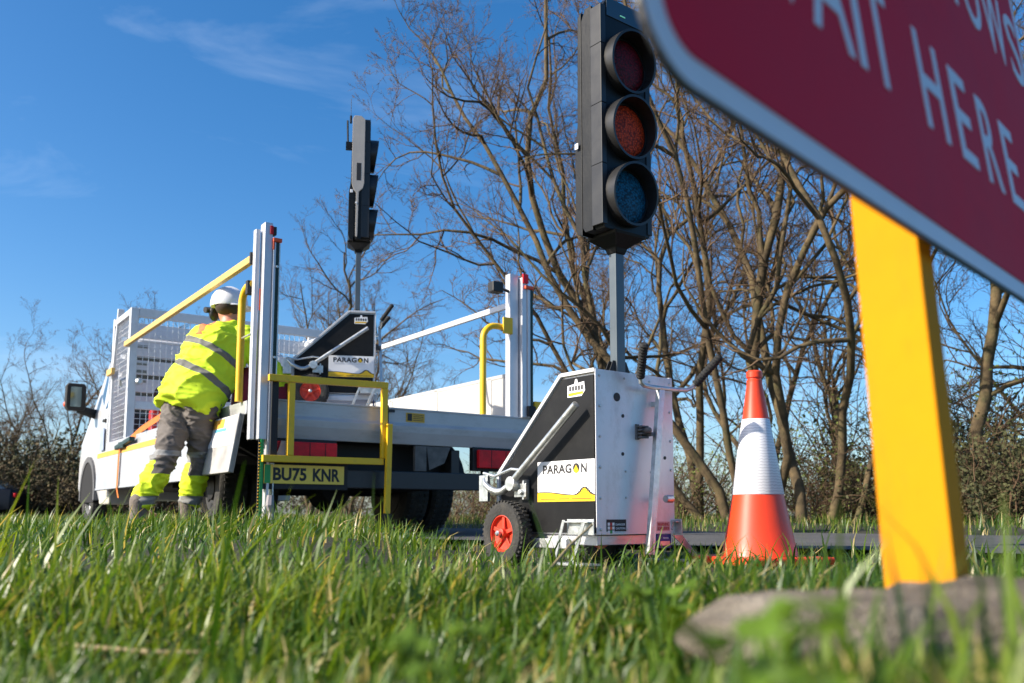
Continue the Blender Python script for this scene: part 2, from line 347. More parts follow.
    bl = MB(); bl.box((.312, -.012, B - .055), (.392, -.006, B - .002), 0); text(bl, 'MADE IN', .03, .007, (.345, -.0125, B - .02), (1, 0, 0), (0, 0, 1), 1); bl.box((.325, -.016, B - .045), (.38, -.0125, B - .028), 2)
    bl.obj('blue_label_plate', [BLUE, STW, GALV], t, .001)
    # wheels
    for x, sg in ((-.065, -1), (Wd + .065, 1)):
        prof = [(.075, -.030), (.10, -.034), (.118, -.031), (.127, -.02), (.130, 0), (.127, .02), (.118, .031), (.10, .034), (.075, .030)]
        wl = MB().lathe(prof, (x, .46, .13), (1, 0, 0), 40, cap=False)
        for k in range(40):
            a = 2 * math.pi * k / 40
            for q in (-.014, .014):
                M = Matrix.Translation((x + q, .46, .13)) @ Matrix.Rotation(a + q * 3, 4, 'X'); wl.box((-.011, -.0045, .122), (.011, .0045, .1325), 0, M)
        wl = wl.obj('wheel', RUBT, t, smooth=True)
        rm = MB().lathe([(.078, -.026), (.078, .026), (.070, .028), (.066, .012), (.020, .004), (.020, .034), (.010, .036)], (x, .46, .13), (sg, 0, 0), 32)
        for k in range(5):
            M = Matrix.Translation((x, .46, .13)) @ Matrix.Rotation(2 * math.pi * k / 5, 4, 'X'); rm.box((sg * .008 - .006, -.008, .018), (sg * .022 - .003 + .006, .008, .070), 0, M)
        rm.obj('rim', REDR, wl, .001); MB().lathe([(.010, 0), (.012, .05), (.006, .056)], (x, .46, .13), (sg, 0, 0), 10).obj('axle_nut', GALV, wl)
    # pull handle: angled flat bar, crossbar and two grips
    hb = MB(); hb.beam((.311, -.045, B + .575), (.205, -.072, .055), .030, .020, 0, (0, -1, 0))
    hb.tube([(.192, -.05, B + .60), (.195, -.05, B + .583), (.212, -.05, B + .573), (.25, -.05, B + .570), (.40, -.05, B + .572), (.455, -.05, B + .575), (.49, -.05, B + .587), (.51, -.05, B + .605)], .0095, 12)
    hb.box((.30, -.05, B + .50), (.322, -.003, B + .52)); hb.lathe([(.014, 0), (.016, .02), (.016, .035)], (.31, -.06, B + .136), (1, 0, 0), 10); hb.obj('pull_handle', GALV, t, smooth=True)
    for a, b in (((.508, -.053, B + .602), (.572, -.135, B + .715)), ((.189, -.053, B + .602), (.125, -.135, B + .715))):
        a = Vector(a); b = Vector(b); pts = [a + (b - a) * i / 24 for i in range(25)]
        MB().tube(pts, [.018 if i % 2 else .015 for i in range(24)] + [.011], 12).obj('grip', RUB, t, smooth=True)
    # pole with fins
    px, py = .25, .13
    MB().box((px - .024, py - .02, B + H), (px + .024, py + .02, 1.33)).obj('pole', mat('blue_grey_pole_paint', (.085, .105, .12), .35, .3, .08, 8), t, .003)
    fn = MB(); fn.box((px - .07, py - .05, B + H + .001), (px + .08, py + .05, B + H + .008))
    for sx in (-1, 1): fn.prism([(px + sx * .024, B + H + .008), (px + sx * .07, B + H + .008), (px + sx * .038, B + H + .075), (px + sx * .024, B + H + .075)], py - .012, py - .008, 1); fn.prism([(px + sx * .024, B + H + .008), (px + sx * .07, B + H + .008), (px + sx * .038, B + H + .075), (px + sx * .024, B + H + .075)], py + .012, py + .016, 1)
    fn.obj('pole_base', GRYD, t, .002)
    # signal head, face towards -y
    hz = 1.345; hx0, hx1 = .109, .383; HH = .975; xc = (hx0 + hx1) / 2
    hd = MB()
    hd.prism([(hx0 + .012, hz), (hx1 - .012, hz), (hx1, hz + .02), (hx1, hz + HH - .05), (hx1 - .03, hz + HH), (hx0 + .03, hz + HH), (hx0, hz + HH - .05), (hx0, hz + .02)], .03, .085, 1)
    hd.box((hx0 - .006, .026, hz + .015), (hx0 + .022, .088, hz + HH - .03), 1)
    hd.box((hx1 - .022, .026, hz + .015), (hx1 + .006, .088, hz + HH - .03), 1)
    for k in (.265, .52, .775): hd.box((hx0 - .0075, .024, hz + k), (hx0 + .022, .089, hz + k + .004), 0)
    hd.prism([(.0855, hz + .0), (.13, hz + .0), (.145, hz + .02), (.145, hz + HH - .06), (.12, hz + HH - .015), (.0855, hz + HH - .015)], hx0 - .004, hx1 + .004, 0)
    hd.obj('signal_housing', [HEADP, HEADG], t, .006)
    bk = MB(); bk.prism([(.1455, hz - .01), (.175, hz + .0), (.185, hz + .03), (.185, hz + .36), (.170, hz + .47), (.165, hz + HH - .04), (.1455, hz + HH - .02)], hx0 - .006, hx1 + .006, 0)
    bk.box((hx0 - .018, .155, hz + .36), (hx0 - .0145, .175, hz + .385), 1)
    bk.obj('battery_case', [HEADP, STW], t, .01)
    # ridge on the back-side edge with a latch slot (seen on the far signal)
    rd = MB(); rx = hx0 - .018
    rd.prism([(.070, hz + HH - .02), (.10, hz + HH + .006), (.15, hz + HH + .006), (.165, hz + HH - .02), (.165, hz + .44), (.15, hz + .385), (.13, hz + .36), (.13, hz + .02), (.12, hz + .01), (.115, hz + .02), (.11, hz + .37), (.08, hz + .40), (.070, hz + .44)], rx, rx + .012, 0, 0)
    rd.box((rx - .001, .095, hz + .46), (rx + .002, .13, hz + .60), 1); rd.lathe([(.008, 0), (.008, .003)], (rx, .128, hz + .28), (-1, 0, 0), 10, 2)
    if back_view: rd.obj('side_ridge', [HEADL, INK, STW], t, .004)
    for k, (z, lm) in enumerate(((1.282 + .779, LR), (1.282 + .497, LA), (1.282 + .215, LG))):
        # short cowl: open tube, longer at the top
        n = 40; vs = []; fs = []; r0, r1 = .118, .128
        for r, ye in ((r1, 0), (r1, 1), (r0, 1), (r0, 0)):
            for i in range(n):
                a = 2 * math.pi * i / n; y = .032 if ye == 0 else .030 - (.056 + .018 * math.sin(a))
                vs.append((xc + r * math.cos(a), y, z + r * math.sin(a)))
        for q in range(3):
            for i in range(n): fs.append((q * n + i, q * n + (i + 1) % n, (q + 1) * n + (i + 1) % n, (q + 1) * n + i))
        hdd = MB().add(vs, fs).obj('cowl', HEADG, t, smooth=True)
        prof = [(.108, 0), (.1, .006), (.08, .012), (.05, .017), (.02, .0195), (.001, .02)]
        MB().lathe(prof, (xc, .0285, z), (0, -1, 0), 40, cap=False).obj('lens', lm, hdd, smooth=True)
        MB().lathe([(.1135, 0), (.1135, .006), (.108, .006), (.108, .0)], (xc, .0295, z), (0, -1, 0), 40, cap=False).obj('lens_ring', INK, hdd)
    MB().box((hx0 + .03, .0265, hz + .905), (hx1 - .03, .0295, hz + .985)).box((xc - .03, .024, hz + .925), (xc + .0, .0262, hz + .93), 1).obj('sensor_window', [GLS, LED], t, .001)
    ck = MB(); ck.loft([[Vector((px + a * w, py + b * w, z)) for a, b in ((-1, -1), (1, -1), (1, 1), (-1, 1))] for w, z in ((.026, hz - .075), (.034, hz - .05), (.085, hz - .012), (.09, hz + .002))]); ck.obj('pole_clamp', HEADP, t, .004)
    an = MB(); an.tube([(hx0 + .03, .18, hz + HH - .04), (hx0 + .03, .18, hz + HH + .02)], .009, 8); an.tube([(hx0 + .03, .18, hz + HH + .02), (hx0 + .03, .18, hz + HH + .16)], .0022, 6)
    an.box((hx0 + .02, .165, hz + .72), (hx0 + .05, .215, hz + .78)); an.tube([(hx0 + .03, .20, hz + .78), (hx0 + .02, .205, hz + .95)], .008, 6)
    if back_view: an.obj('antenna', HEADP, t)
    for c_ in t.children:
        if c_.name.split('.')[0] in ('signal_housing', 'battery_case', 'side_ridge', 'cowl', 'sensor_window', 'antenna'): c_.location.y = .03
    return t
t1 = trolley('traffic_signal_trolley', 'large portable traffic light facing the camera, its trolley standing in the grass beside the cone', (.315, 3.40, -.003), 38.24)
t2 = trolley('traffic_signal_trolley', 'distant portable traffic light seen from behind, its dark trolley standing on the truck bed', (-.985, 6.434, .932), 101, True)
t2.scale = (.96, .96, .96)

# ================================================================== cone
cz = gzf(.97, 3.6)
cn = thing('traffic_cone', 'orange-red traffic cone with a white reflective sleeve standing on the verge', 'cone', (.97, 3.6, .012), 20)
prof = [(.148, .03), (.142, .05), (.134, .085), (.1255, .13), (.098, .27), (.062, .50), (.052, .565), (.030, .712), (.0305, .722), (.0265, .724), (.0265, .732), (.0315, .734), (.0315, .756), (.025, .762), (.019, .762)]
MB().lathe(prof, (0, 0, 0), (0, 0, 1), 64).obj('cone_body', CONE, cn, smooth=True)
MB().box((-.20, -.20, 0), (.20, .20, .03)).obj('cone_base', CONE, cn, .008)
SLV = mat('white_reflective_sleeve', (.76, .76, .80), .35, 0, .05, 8)
n = SLV.node_tree; b = n.nodes['Principled BSDF']; src = b.inputs['Base Color'].links[0].from_socket
t_ = n.nodes.new('ShaderNodeTexCoord'); mp_ = n.nodes.new('ShaderNodeMapping'); mp_.inputs['Scale'].default_value = (4, 4, 1)
wv = n.nodes.new('ShaderNodeTexWave'); wv.bands_direction = 'Z'; wv.inputs['Scale'].default_value = 28; wv.inputs['Distortion'].default_value = 3.5; wv.inputs['Detail'].default_value = 3
n.links.new(t_.outputs['Object'], mp_.inputs[0]); n.links.new(mp_.outputs[0], wv.inputs['Vector']); r_ = n.nodes.new('ShaderNodeValToRGB')
r_.color_ramp.elements[0].position = .0; r_.color_ramp.elements[0].color = (.52, .52, .56, 1); r_.color_ramp.elements[1].position = .45; r_.color_ramp.elements[1].color = (1, 1, 1, 1)
x_ = n.nodes.new('ShaderNodeMixRGB'); x_.blend_type = 'MULTIPLY'; x_.inputs[0].default_value = .55; n.links.new(wv.outputs[0], r_.inputs[0]); n.links.new(src, x_.inputs[1]); n.links.new(r_.outputs[0], x_.inputs[2]); n.links.new(x_.outputs[0], b.inputs['Base Color'])
MB().lathe([(.0995, .268), (.1005, .27), (.0645, .50), (.0545, .563), (.0530, .566)], (0, 0, 0), (0, 0, 1), 64, cap=False).obj('reflective_sleeve', SLV, cn, smooth=True)

# ================================================================== road sign on a yellow timber frame
K = .79; YAW = 47.12; LEAN = 6.43
sg_o = Vector((.259, .6715, .4457)); ex = Vector((math.cos(R(YAW)), math.sin(R(YAW)), 0)); na = Vector((-math.sin(R(YAW)), math.cos(R(YAW)), 0))
ez = (Vector((0, 0, 1)) * math.cos(R(LEAN)) + na * math.sin(R(LEAN))).normalized(); ny = ez.cross(ex)
sgn = bpy.data.objects.new('road_works_sign', None); C.objects.link(sgn)
tag(sgn, 'red rectangular sign reading WHEN RED LIGHT SHOWS WAIT HERE on yellow timber posts', 'road sign')
Mx = Matrix(((ex.x, ny.x, ez.x, sg_o.x), (ex.y, ny.y, ez.y, sg_o.y), (ex.z, ny.z, ez.z, sg_o.z), (0, 0, 0, 1))); sgn.matrix_world = Mx
def rrect(x0, z0, x1, z1, r, n=8):
    p = []
    for cx, cz_, a in ((x1 - r, z0 + r, -90), (x1 - r, z1 - r, 0), (x0 + r, z1 - r, 90), (x0 + r, z0 + r, 180)):
        for i in range(n + 1): p.append((cx + r * math.cos(R(a + 90 * i / n)), cz_ + r * math.sin(R(a + 90 * i / n))))
    return p
SX0, SX1, SZ1 = -.272, .778, .79
SGR = mat('deep_red_sign_face', (.62, .002, .026), .7, 0, .08, 3, spec=.25)
dirty(SGR, (.38, .006, .03), .35, 9)
SGB = mat('black_sign_back', (.03, .03, .035), .5, 0, .1, 5); SGW = dirty(mat('white_sign_border', (.66, .67, .72), .5, 0, .06, 6), (.4, .4, .4), .3, 12)
MB().prism(rrect(SX0, 0, SX1, SZ1, .047), 0, .0035, 1).obj('sign_plate', SGB, sgn)
MB().prism(rrect(SX0 + .003, .003, SX1 - .003, SZ1 - .003, .045), -.0012, -.0002, 1).obj('white_border', SGW, sgn)
MB().prism(rrect(SX0 + .023, .023, SX1 - .023, SZ1 - .023, .030), -.0024, -.0014, 1).obj('red_field', SGR, sgn)
cap = .109
# each word placed to the measured letter positions
def letters(spec, z):
    for ch, a, b in spec: text(MB(), ch, b - a, cap, (a, -.0026, z), (1, 0, 0), (0, 0, 1), 0, .004).obj('letter', SGW, sgn)
k = K
letters([('W', -.172 * k, -.045 * k), ('A', -.032 * k, .068 * k), ('I', .083 * k, .101 * k), ('T', .118 * k, .196 * k), ('H', .290 * k, .375 * k), ('E', .425 * k, .495 * k), ('R', .545 * k, .622 * k), ('E', .665 * k, .735 * k)], .1315)
letters([('L', -.27 * k, -.205 * k), ('I', -.17 * k, -.152 * k), ('G', -.115 * k, -.025 * k), ('H', .015 * k, .10 * k), ('T', .13 * k, .21 * k), ('S', .36 * k, .44 * k), ('H', .475 * k, .56 * k), ('O', .60 * k, .695 * k), ('W', .715 * k, .845 * k), ('S', .865 * k, .945 * k)], .359)
letters([('W', -.19 * k, -.06 * k), ('H', -.02 * k, .065 * k), ('E', .115 * k, .185 * k), ('N', .235 * k, .32 * k), ('R', .46 * k, .537 * k), ('E', .585 * k, .655 * k), ('D', .70 * k, .785 * k)], .587)
YW = mat('yellow_painted_timber', (.60, .235, .002), .75, 0, .06, 5, .12, 30, spec=.12); dirty(YW, (.42, .16, .01), .5, 8, (3, 3, .5))
def sign_post(bot, top, ym=YW):
    d = (top - bot); u = d.normalized(); a = ex - u * ex.dot(u); a.normalize(); nn = u.cross(a).normalized()
    hw, hd = .0195, .030
    vs = [c + a * s1 * hw + nn * s2 * hd for c in (bot, top) for s1, s2 in ((-1, -1), (1, -1), (1, 1), (-1, 1))]
    Mi = Mx.inverted(); vs = [Mi @ v for v in vs]
    m = MB().add(vs, [(0, 1, 2, 3), (7, 6, 5, 4), (0, 4, 5, 1), (1, 5, 6, 2), (2, 6, 7, 3), (3, 7, 4, 0)])
    return m.obj('post', ym, sgn, .002)
pb = at(922, 600, .80); pb.z = gzf(pb.x, pb.y) + .0
ptop = sg_o + ex * .34 + ez * .72 + na * .045
pbm = at(927, 577, .80)
d_ = (ptop - pbm); pbot = pbm - d_ * ((pbm.z - .01) / d_.z)
sign_post(pbot, ptop)
bk_ = MB(); Mi = Mx.inverted()
for z in (.14, .62): bk_.box((SX0 + .1, .0035, z), (SX1 - .1, .018, z + .03))
bk_.obj('back_rail', SGB, sgn)

# ================================================================== sandbag on the frame foot
def sandbag(loc, rz, L_, W_, H_, seed, label):
    rg = np.random.RandomState(seed); bm = bmesh.new(); bmesh.ops.create_cube(bm, size=2)
    bmesh.ops.subdivide_edges(bm, edges=bm.edges, cuts=30, use_grid_fill=True)
    from mathutils import noise as N
    for v in bm.verts:
        p = v.co.copy(); q = Vector((p.x, p.y, p.z)); m_ = max(abs(p.x), abs(p.y), abs(p.z)); sp = p.normalized()
        q = p.lerp(sp * 1.25, .42)
        ed = max(0, abs(p.x) - .75) / .25
        x = q.x * L_ / 2; y = q.y * W_ / 2; z = q.z * H_ / 2 * (1 - .18 * ed)
        w = N.noise(Vector((x * 9 + seed, y * 9, z * 9))) * .010 + N.noise(Vector((x * 24, y * 24 + seed, z * 24))) * .006 - abs(N.noise(Vector((x * 22 + y * 16, seed, z * 12)))) * .016
        nn = q.normalized(); v.co = Vector((x, y, z)) + nn * w
        if v.co.z < -H_ * .42: v.co.z = -H_ * .42
        v.co.z += H_ * .42
    me = bpy.data.meshes.new('sandbag'); bm.to_mesh(me); bm.free(); me.polygons.foreach_set('use_smooth', [True] * len(me.polygons))
    m = mat('dirty_brown_hessian', (.17, .145, .115), .95, 0, .35, 12, .9, 260, spec=.1); me.materials.append(m)
    o = bpy.data.objects.new('sandbag', me); C.objects.link(o); o.location = loc; o.rotation_euler = (0, 0, R(rz)); tag(o, label, 'sandbag')
    sd_ = o.modifiers.new('s', 'SUBSURF'); sd_.levels = 1; sd_.render_levels = 1
    return o
dirty(mat('dirty_brown_hessian', (.17, .145, .115), .95, 0, .35, 12, .9, 260, spec=.1), (.42, .37, .30), .9, 9)
dirty(_m['dirty_brown_hessian'], (.05, .042, .034), .8, 5)
sb = sandbag((.478, .705, .078), 4, .66, .16, .076, 3, 'dirty grey-brown sandbag lying in the grass at the foot of the yellow post')
bpy.context.view_layer.update()
# ================================================================== flatbed truck
tk = thing('flatbed_truck', 'white flatbed works truck, plate BU75 KNR, parked with its sides folded down', 'truck', (-1.59, 5.58, .06), 35)
BW = 2.12; ZF = .862
fl = MB(); fl.box((.02, .03, .80), (BW - .02, 4.4, ZF - .012)); fl.box((.0, .16, .775), (.05, 4.4, ZF)); fl.box((BW - .05, .12, .775), (BW, 4.4, ZF)); fl.obj('bed_floor', ALU, tk, .004)
lip = [(0, .863), (.03, .863), (.03, .62), (.012, .62), (-.012, .70), (-.018, .745), (0, .765)]
MB().prism([(y, z) for y, z in lip], .135, BW, 0).box((.135, -.004, .852), (BW, .03, .8665)).obj('rear_sill', dirty(mat('grey_sill_aluminium', (.47, .47, .47), .4, .2, .06, 5), (.22, .21, .19), .6, 5, (.5, 1, 2)), tk, .004)
WST = mat('warning_label_amber', (.62, .36, .03), .4)
st = MB(); st.box((1.055, -.0035, .775), (1.20, -.001, .838)); st.box((1.065, -.0045, .783), (1.10, -.003, .832), 1)
for k in range(4): st.box((1.11, -.0045, .786 + k * .0125), (1.19, -.003, .790 + k * .0125), 1)
st.obj('warning_label', [WST, INK], tk)
# chassis
ch = MB()
for x in (.62, 1.42): ch.box((x, .25, .50), (x + .08, 6.2, .66))
for y in (.3, 1.0, 1.9, 2.8, 3.7): ch.box((.3, y, .66), (BW - .3, y + .08, .80))
ch.box((.62, .20, .44), (1.5, .28, .62)); ch.box((.1, 2.2, .36), (.5, 3.6, .74)); ch.box((1.62, 2.4, .36), (2.02, 3.3, .74))
ch.tube([(1.06, .9, .44), (1.06, 5.2, .44)], .05, 10); ch.tube([(.2, 1.28, .35), (1.92, 1.28, .35)], .06, 12); ch.lathe([(.12, -.14), (.19, 0), (.12, .14)], (1.06, 1.28, .35), (0, 1, 0), 16)
ch.tube([(1.35, .25, .36), (1.35, 2.2, .36)], .05, 10)
ch.obj('chassis', GRYD, tk, .004)
bp = MB(); bp.box((.40, -.015, .314), (1.70, .05, .434)); bp.box((1.70, .0, .33), (1.74, .06, .46)); bp.box((.50, .05, .34), (.58, .3, .6)); bp.box((1.45, .05, .34), (1.52, .3, .6)); bp.obj('rear_underrun_bar', mat('satin_black_bar', (.03, .031, .034), .4, .2, .15, 6), tk, .006)
cl = MB(); cl.box((1.13, .0, .44), (1.22, .03, .615)); cl.prism([(1.225, .615), (1.42, .615), (1.37, .50), (1.25, .45)], .01, .02, 1); cl.obj('hanger_plate', mat('rusty_grey_plate', (.13, .12, .11), .7, .2, .35, 14), tk, .002)
# plate
pl = MB(); pl.box((.06, -.035, .335), (.59, -.028, .452), 0); pl.box((.062, -.0358, .337), (.10, -.0345, .45), 1)
text(pl, 'BU75', .218, .082, (.116, -.0352, .352), (1, 0, 0), (0, 0, 1), 2, .035); text(pl, 'KNR', .185, .082, (.376, -.0352, .352), (1, 0, 0), (0, 0, 1), 2, .035)
pl.obj('number_plate', [PLY, GRNP, INK], tk, .001)
MB().box((.04, -.027, .30), (.62, .02, .47)).obj('plate_holder', GRYD, tk, .003)
def lamp(x0, x1, z0, z1):
    MB().box((x0 - .03, .0, z0 - .02), (x1 + .01, .05, z1 + .02)).obj('lamp_bracket', GRYD, tk, .004)
    l = MB().box((x0, -.035, z0), (x1, -.001, z1)).obj('rear_lamp', REDL, tk, .006)
    m = MB(); w = x1 - x0
    for f in (.25, .55, .8): m.box((x0 + w * f, -.037, z0 + .004), (x0 + w * f + .004, -.034, z1 - .004))
    m.obj('lamp_segment', [GRYD, mat('clear_lamp_lens', (.4, .3, .3), .15)], l)
lamp(.12, .54, .49, .60); lamp(1.63, 2.05, .475, .605)
REFL_MUD = mat('grey_reflection_and_mud', (.33, .30, .31), .9, 0, .15, 20)
m = MB().loft([[Vector((.175 + a * w, -.045 - abs(a) * .004, z)) if b < 0 else Vector((.19 + a * w, -.036, z)) for a, b in ((-1, -1), (-.3, -1.2), (1, -1), (1, 1), (-1, 1))] for w, z in ((.055, .475), (.045, .52), (.03, .555), (.018, .60))])
m.obj('lamp_reflection_smear', REFL_MUD, tk, smooth=True)  # grey shape standing for the smear of reflection on the left lamp
# wheels
def wheel(x, y, sg, dual=False, cap=GALV):
    for dx in ((0, -sg * .23) if dual else (0,)):
        w = MB().lathe([(.20, -.095), (.27, -.105), (.325, -.10), (.343, -.075), (.346, 0), (.343, .075), (.325, .10), (.27, .105), (.20, .095)], (x + dx, y, .345), (1, 0, 0), 48, cap=False)
        for k in range(48):
            M = Matrix.Translation((x + dx, y, .345)) @ Matrix.Rotation(2 * math.pi * k / 48, 4, 'X')
            for q in (-.075, 0, .05): w.box((q, -.011, .340), (q + .035, .011, .351), 0, M)
        w = w.obj('wheel', RUBT, tk, smooth=True)
        r = MB().lathe([(.205, -.10), (.205, .085), (.195, .09), (.185, .05), (.10, .03), (.09, .07), (.03, .08)], (x + dx, y, .345), (sg, 0, 0), 36)
        for k in range(10): a = 2 * math.pi * k / 10; r.lathe([(.022, 0), (.022, .006)], (x + dx + sg * .042, y + .145 * math.cos(a), .345 + .145 * math.sin(a)), (sg, 0, 0), 10, 1)
        r.obj('rim', [cap, INK], w, .002)
SIL = mat('silver_wheel_trim', (.42, .42, .43), .4, .5, .1, 8)
wheel(.20, 1.28, -1, True, GRYD); wheel(BW - .20, 1.28, 1, True, GRYD)  # rear rims coloured dark to stand for the shade under the bed
wheel(.17, 5.60, -1, False, SIL); wheel(BW - .17, 5.60, 1, False, SIL)
for x in (.04, BW - .46):
    mg = MB(); pts = [(1.28 + .42 * math.cos(R(a)), .36 + .40 * math.sin(R(a))) for a in range(10, 171, 10)]; q = [(1.28 + .41 * math.cos(R(a)), .36 + .39 * math.sin(R(a))) for a in range(170, 9, -10)]
    mg.prism(pts + q, x, x + .42, 0).obj('mudguard', GRYD, tk)
# folded dropsides
PANW = dirty(mat('pale_blue_grey_dropside', (.40, .43, .48), .42, .15, .05, 5), (.34, .34, .36), .45, 5, (1, 1, 3))
pn = MB(); pn.box((-.035, 1.00, .388), (-.008, 4.62, .768)); pn.box((-.042, 1.0, .39), (-.034, 4.62, .41)); pn.obj('side_panel', PANW, tk, .004)
sp = MB(); sp.box((-.0372, 1.02, .715), (-.0356, 4.6, .762), 0)
sp.obj('reflective_stripe', ORS, tk)
rp = MB(); A = Matrix.Translation((-.012, 0, .775)) @ Matrix.Rotation(R(9), 4, 'Y')
def rbox(m, a, b, mi=0): m.box(a, b, mi, A)
rbox(rp, (-.03, .15, -.378), (0, .93, -.002)); rbox(rp, (-.034, .15, -.378), (.002, .175, 0.0)); rp.obj('side_panel', mat('scuffed_grey_panel', (.40, .39, .38), .5, .1, .22, 9), tk, .004)
rs = MB(); rbox(rs, (-.0325, .18, -.20), (-.0308, .93, -.008)); rbox(rs, (-.0345, .42, -.075), (-.0326, .93, -.015), 1); rbox(rs, (-.0345, .36, -.10), (-.0326, .60, -.08), 2)
for k in range(5): rbox(rs, (-.0345, .25, -.12 - k * .013), (-.0326, .62 - .03 * k, -.117 - k * .013), 3)
rs.obj('info_sticker', [STW, ORS, mat('light_blue_print', (.12, .4, .6), .5), STG], tk)
fp = MB().box((2.095, .14, ZF), (2.12, 4.3, 1.232)).box((2.09, .14, 1.21), (2.125, 4.3, 1.238))
for k in range(5): fp.box((2.09, .5 + k * .85, ZF), (2.126, .56 + k * .85, 1.23))
fp.obj('far_side_panel', dirty(mat('white_primer_panel', (.42, .41, .39), .5, 0, .05, 4), (.45, .41, .36), .5, 3.5), tk, .003)
# rear posts: left and right rail guides
def box_part(name, a, b, m, bev=.004, lab=None): return MB().box(a, b).obj(name, m, tk, bev, label=lab)
ALP = dirty(mat('bright_aluminium_post', (.60, .60, .63), .35, .35, .06, 7), (.35, .35, .36), .3, 10, (2, 2, .5))
box_part('guide_post', (-.018, .03, .605), (.012, .08, 1.945), ALP); box_part('guide_post', (.022, -.02, .605), (.074, .06, 1.985), ALP)
box_part('red_strip', (.0135, .02, 1.42), (.0205, .028, 1.56), REDO, .001)
box_part('slider_channel', (.076, -.035, .10), (.092, .03, 1.86), ALP, .002); box_part('green_channel', (.093, -.03, .86), (.113, .03, 1.865), GRND, .002); box_part('channel_edge', (.114, -.035, .10), (.122, .03, 1.86), GALV, .002)
box_part('channel_cap', (.072, -.04, 1.862), (.130, .035, 1.888), REDO, .004)
MB().box((.072, -.036, 1.81), (.084, -.028, 1.875)).obj('channel_cap_tongue', REDO, tk, .002)
MB().box((.055, -.03, 1.91), (.075, -.021, 1.965)).obj('red_marker', REDL, tk, .002); box_part('marker_lamp', (.077, -.02, 1.91), (.10, .03, 1.965), INK, .004)
gs = MB().box((.036, -.03, .08), (.054, -.01, .604)); gs.obj('green_scale', GRNP, tk)
tt = MB()
for k in range(26): tt.box((.026, -.0305, .09 + k * .0195), (.035, -.022, .097 + k * .0195), 0)
tt.obj('rack_teeth', WST, tk)
box_part('rack_strip', (.0245, -.021, .08), (.0355, -.012, .604), GRYD, .001)
wl = MB(); rg = random.Random(5)
wl.tube([(.10, -.045, .26), (.095, -.05, .20), (.11, -.048, .15), (.10, -.045, .08)], [.022, .028, .018, .03], 8); wl.obj('mud_clot', REFL_MUD, tk)
bl = MB()
for z in (1.70, 1.12, .72, .50, .46): bl.lathe([(.008, 0), (.008, .008)], (.10, -.04, z), (0, -1, 0), 8)
bl.obj('fixing_bolt', GALV, tk)
# amber rail, horizontal above the near side, and its far twin
rl = MB(); rl.beam((-.01, .09, 1.765), (-.01, 3.66, 1.765), .035, .048); rl.obj('side_rail', YELR, tk, .004, label='amber rail above the near side')
box_part('rail_socket', (-.034, .081, 1.725), (.012, .098, 1.805), INK, .004)
rl = MB(); rl.beam((2.07, .14, 1.765), (2.07, 3.5, 1.765), .03, .045); rl.obj('side_rail', WHT, tk, .004, label='white rail above the far side')
rl = MB(); rl.beam((-.02, 4.12, 1.57), (-.02, 4.36, 1.57), .035, .062); rl.obj('rail_stub', YELR, tk, .004)
box_part('guide_post', (1.935, .02, ZF), (2.015, .08, 1.955), ALP); box_part('guide_post', (2.02, -.02, ZF), (2.065, .06, 1.93), ALP)
box_part('slider_channel', (2.067, -.03, ZF), (2.09, .03, 1.84), ALP, .002); box_part('green_channel', (2.091, -.03, ZF), (2.115, .03, 1.84), GRND, .002)
box_part('channel_cap', (2.04, -.04, 1.842), (2.118, .03, 1.868), REDO); MB().box((2.02, -.034, 1.885), (2.07, -.0205, 1.955)).obj('red_marker', REDL, tk, .002)
box_part('work_lamp', (1.765, -.01, 1.79), (1.86, .07, 1.87), INK, .008); MB().tube([(1.855, .03, 1.83), (1.94, .04, 1.82)], .012, 8).obj('lamp_arm', GRYD, tk)
# yellow grab handles
def handle(pts, lab):
    return MB().tube(pts, .024, 14).obj('grab_handle', YEL, tk, smooth=True, label=lab)
def hook(x, y, z0, z1, ex_, ey_):
    e = Vector((ex_, ey_, 0)); r = .11
    pts = [Vector((x, y, z0)), Vector((x, y, z1 - r))]; d = e.normalized()
    for i in range(1, 9):
        a = R(90 * i / 8); pts.append(Vector((x, y, z1 - r)) + d * r * (1 - math.cos(a)) + Vector((0, 0, 1)) * r * math.sin(a))
    pts.append(Vector((x, y, z1)) + e); return pts
handle(hook(-.02, .25, ZF, 1.60, .012, -.17), 'left grab handle'); box_part('handle_clamp', (-.045, .081, 1.53), (-.005, .12, 1.62), GRYD, .003)
MB().tube([(-.02, .24, 1.27), (-.02, .06, 1.27)], .006, 6).obj('handle_pin', GALV, tk)
handle(hook(1.71, .04, ZF, 1.54, .20, .0), 'right grab handle'); box_part('handle_plate', (1.865, .0, 1.485), (1.95, .015, 1.61), YEL, .003)
box_part('yellow_latch', (2.13, -.03, .93), (2.21, .02, .99), YEL, .006); box_part('latch_mount', (2.06, -.05, .87), (2.128, .02, .95), GRYD, .006)
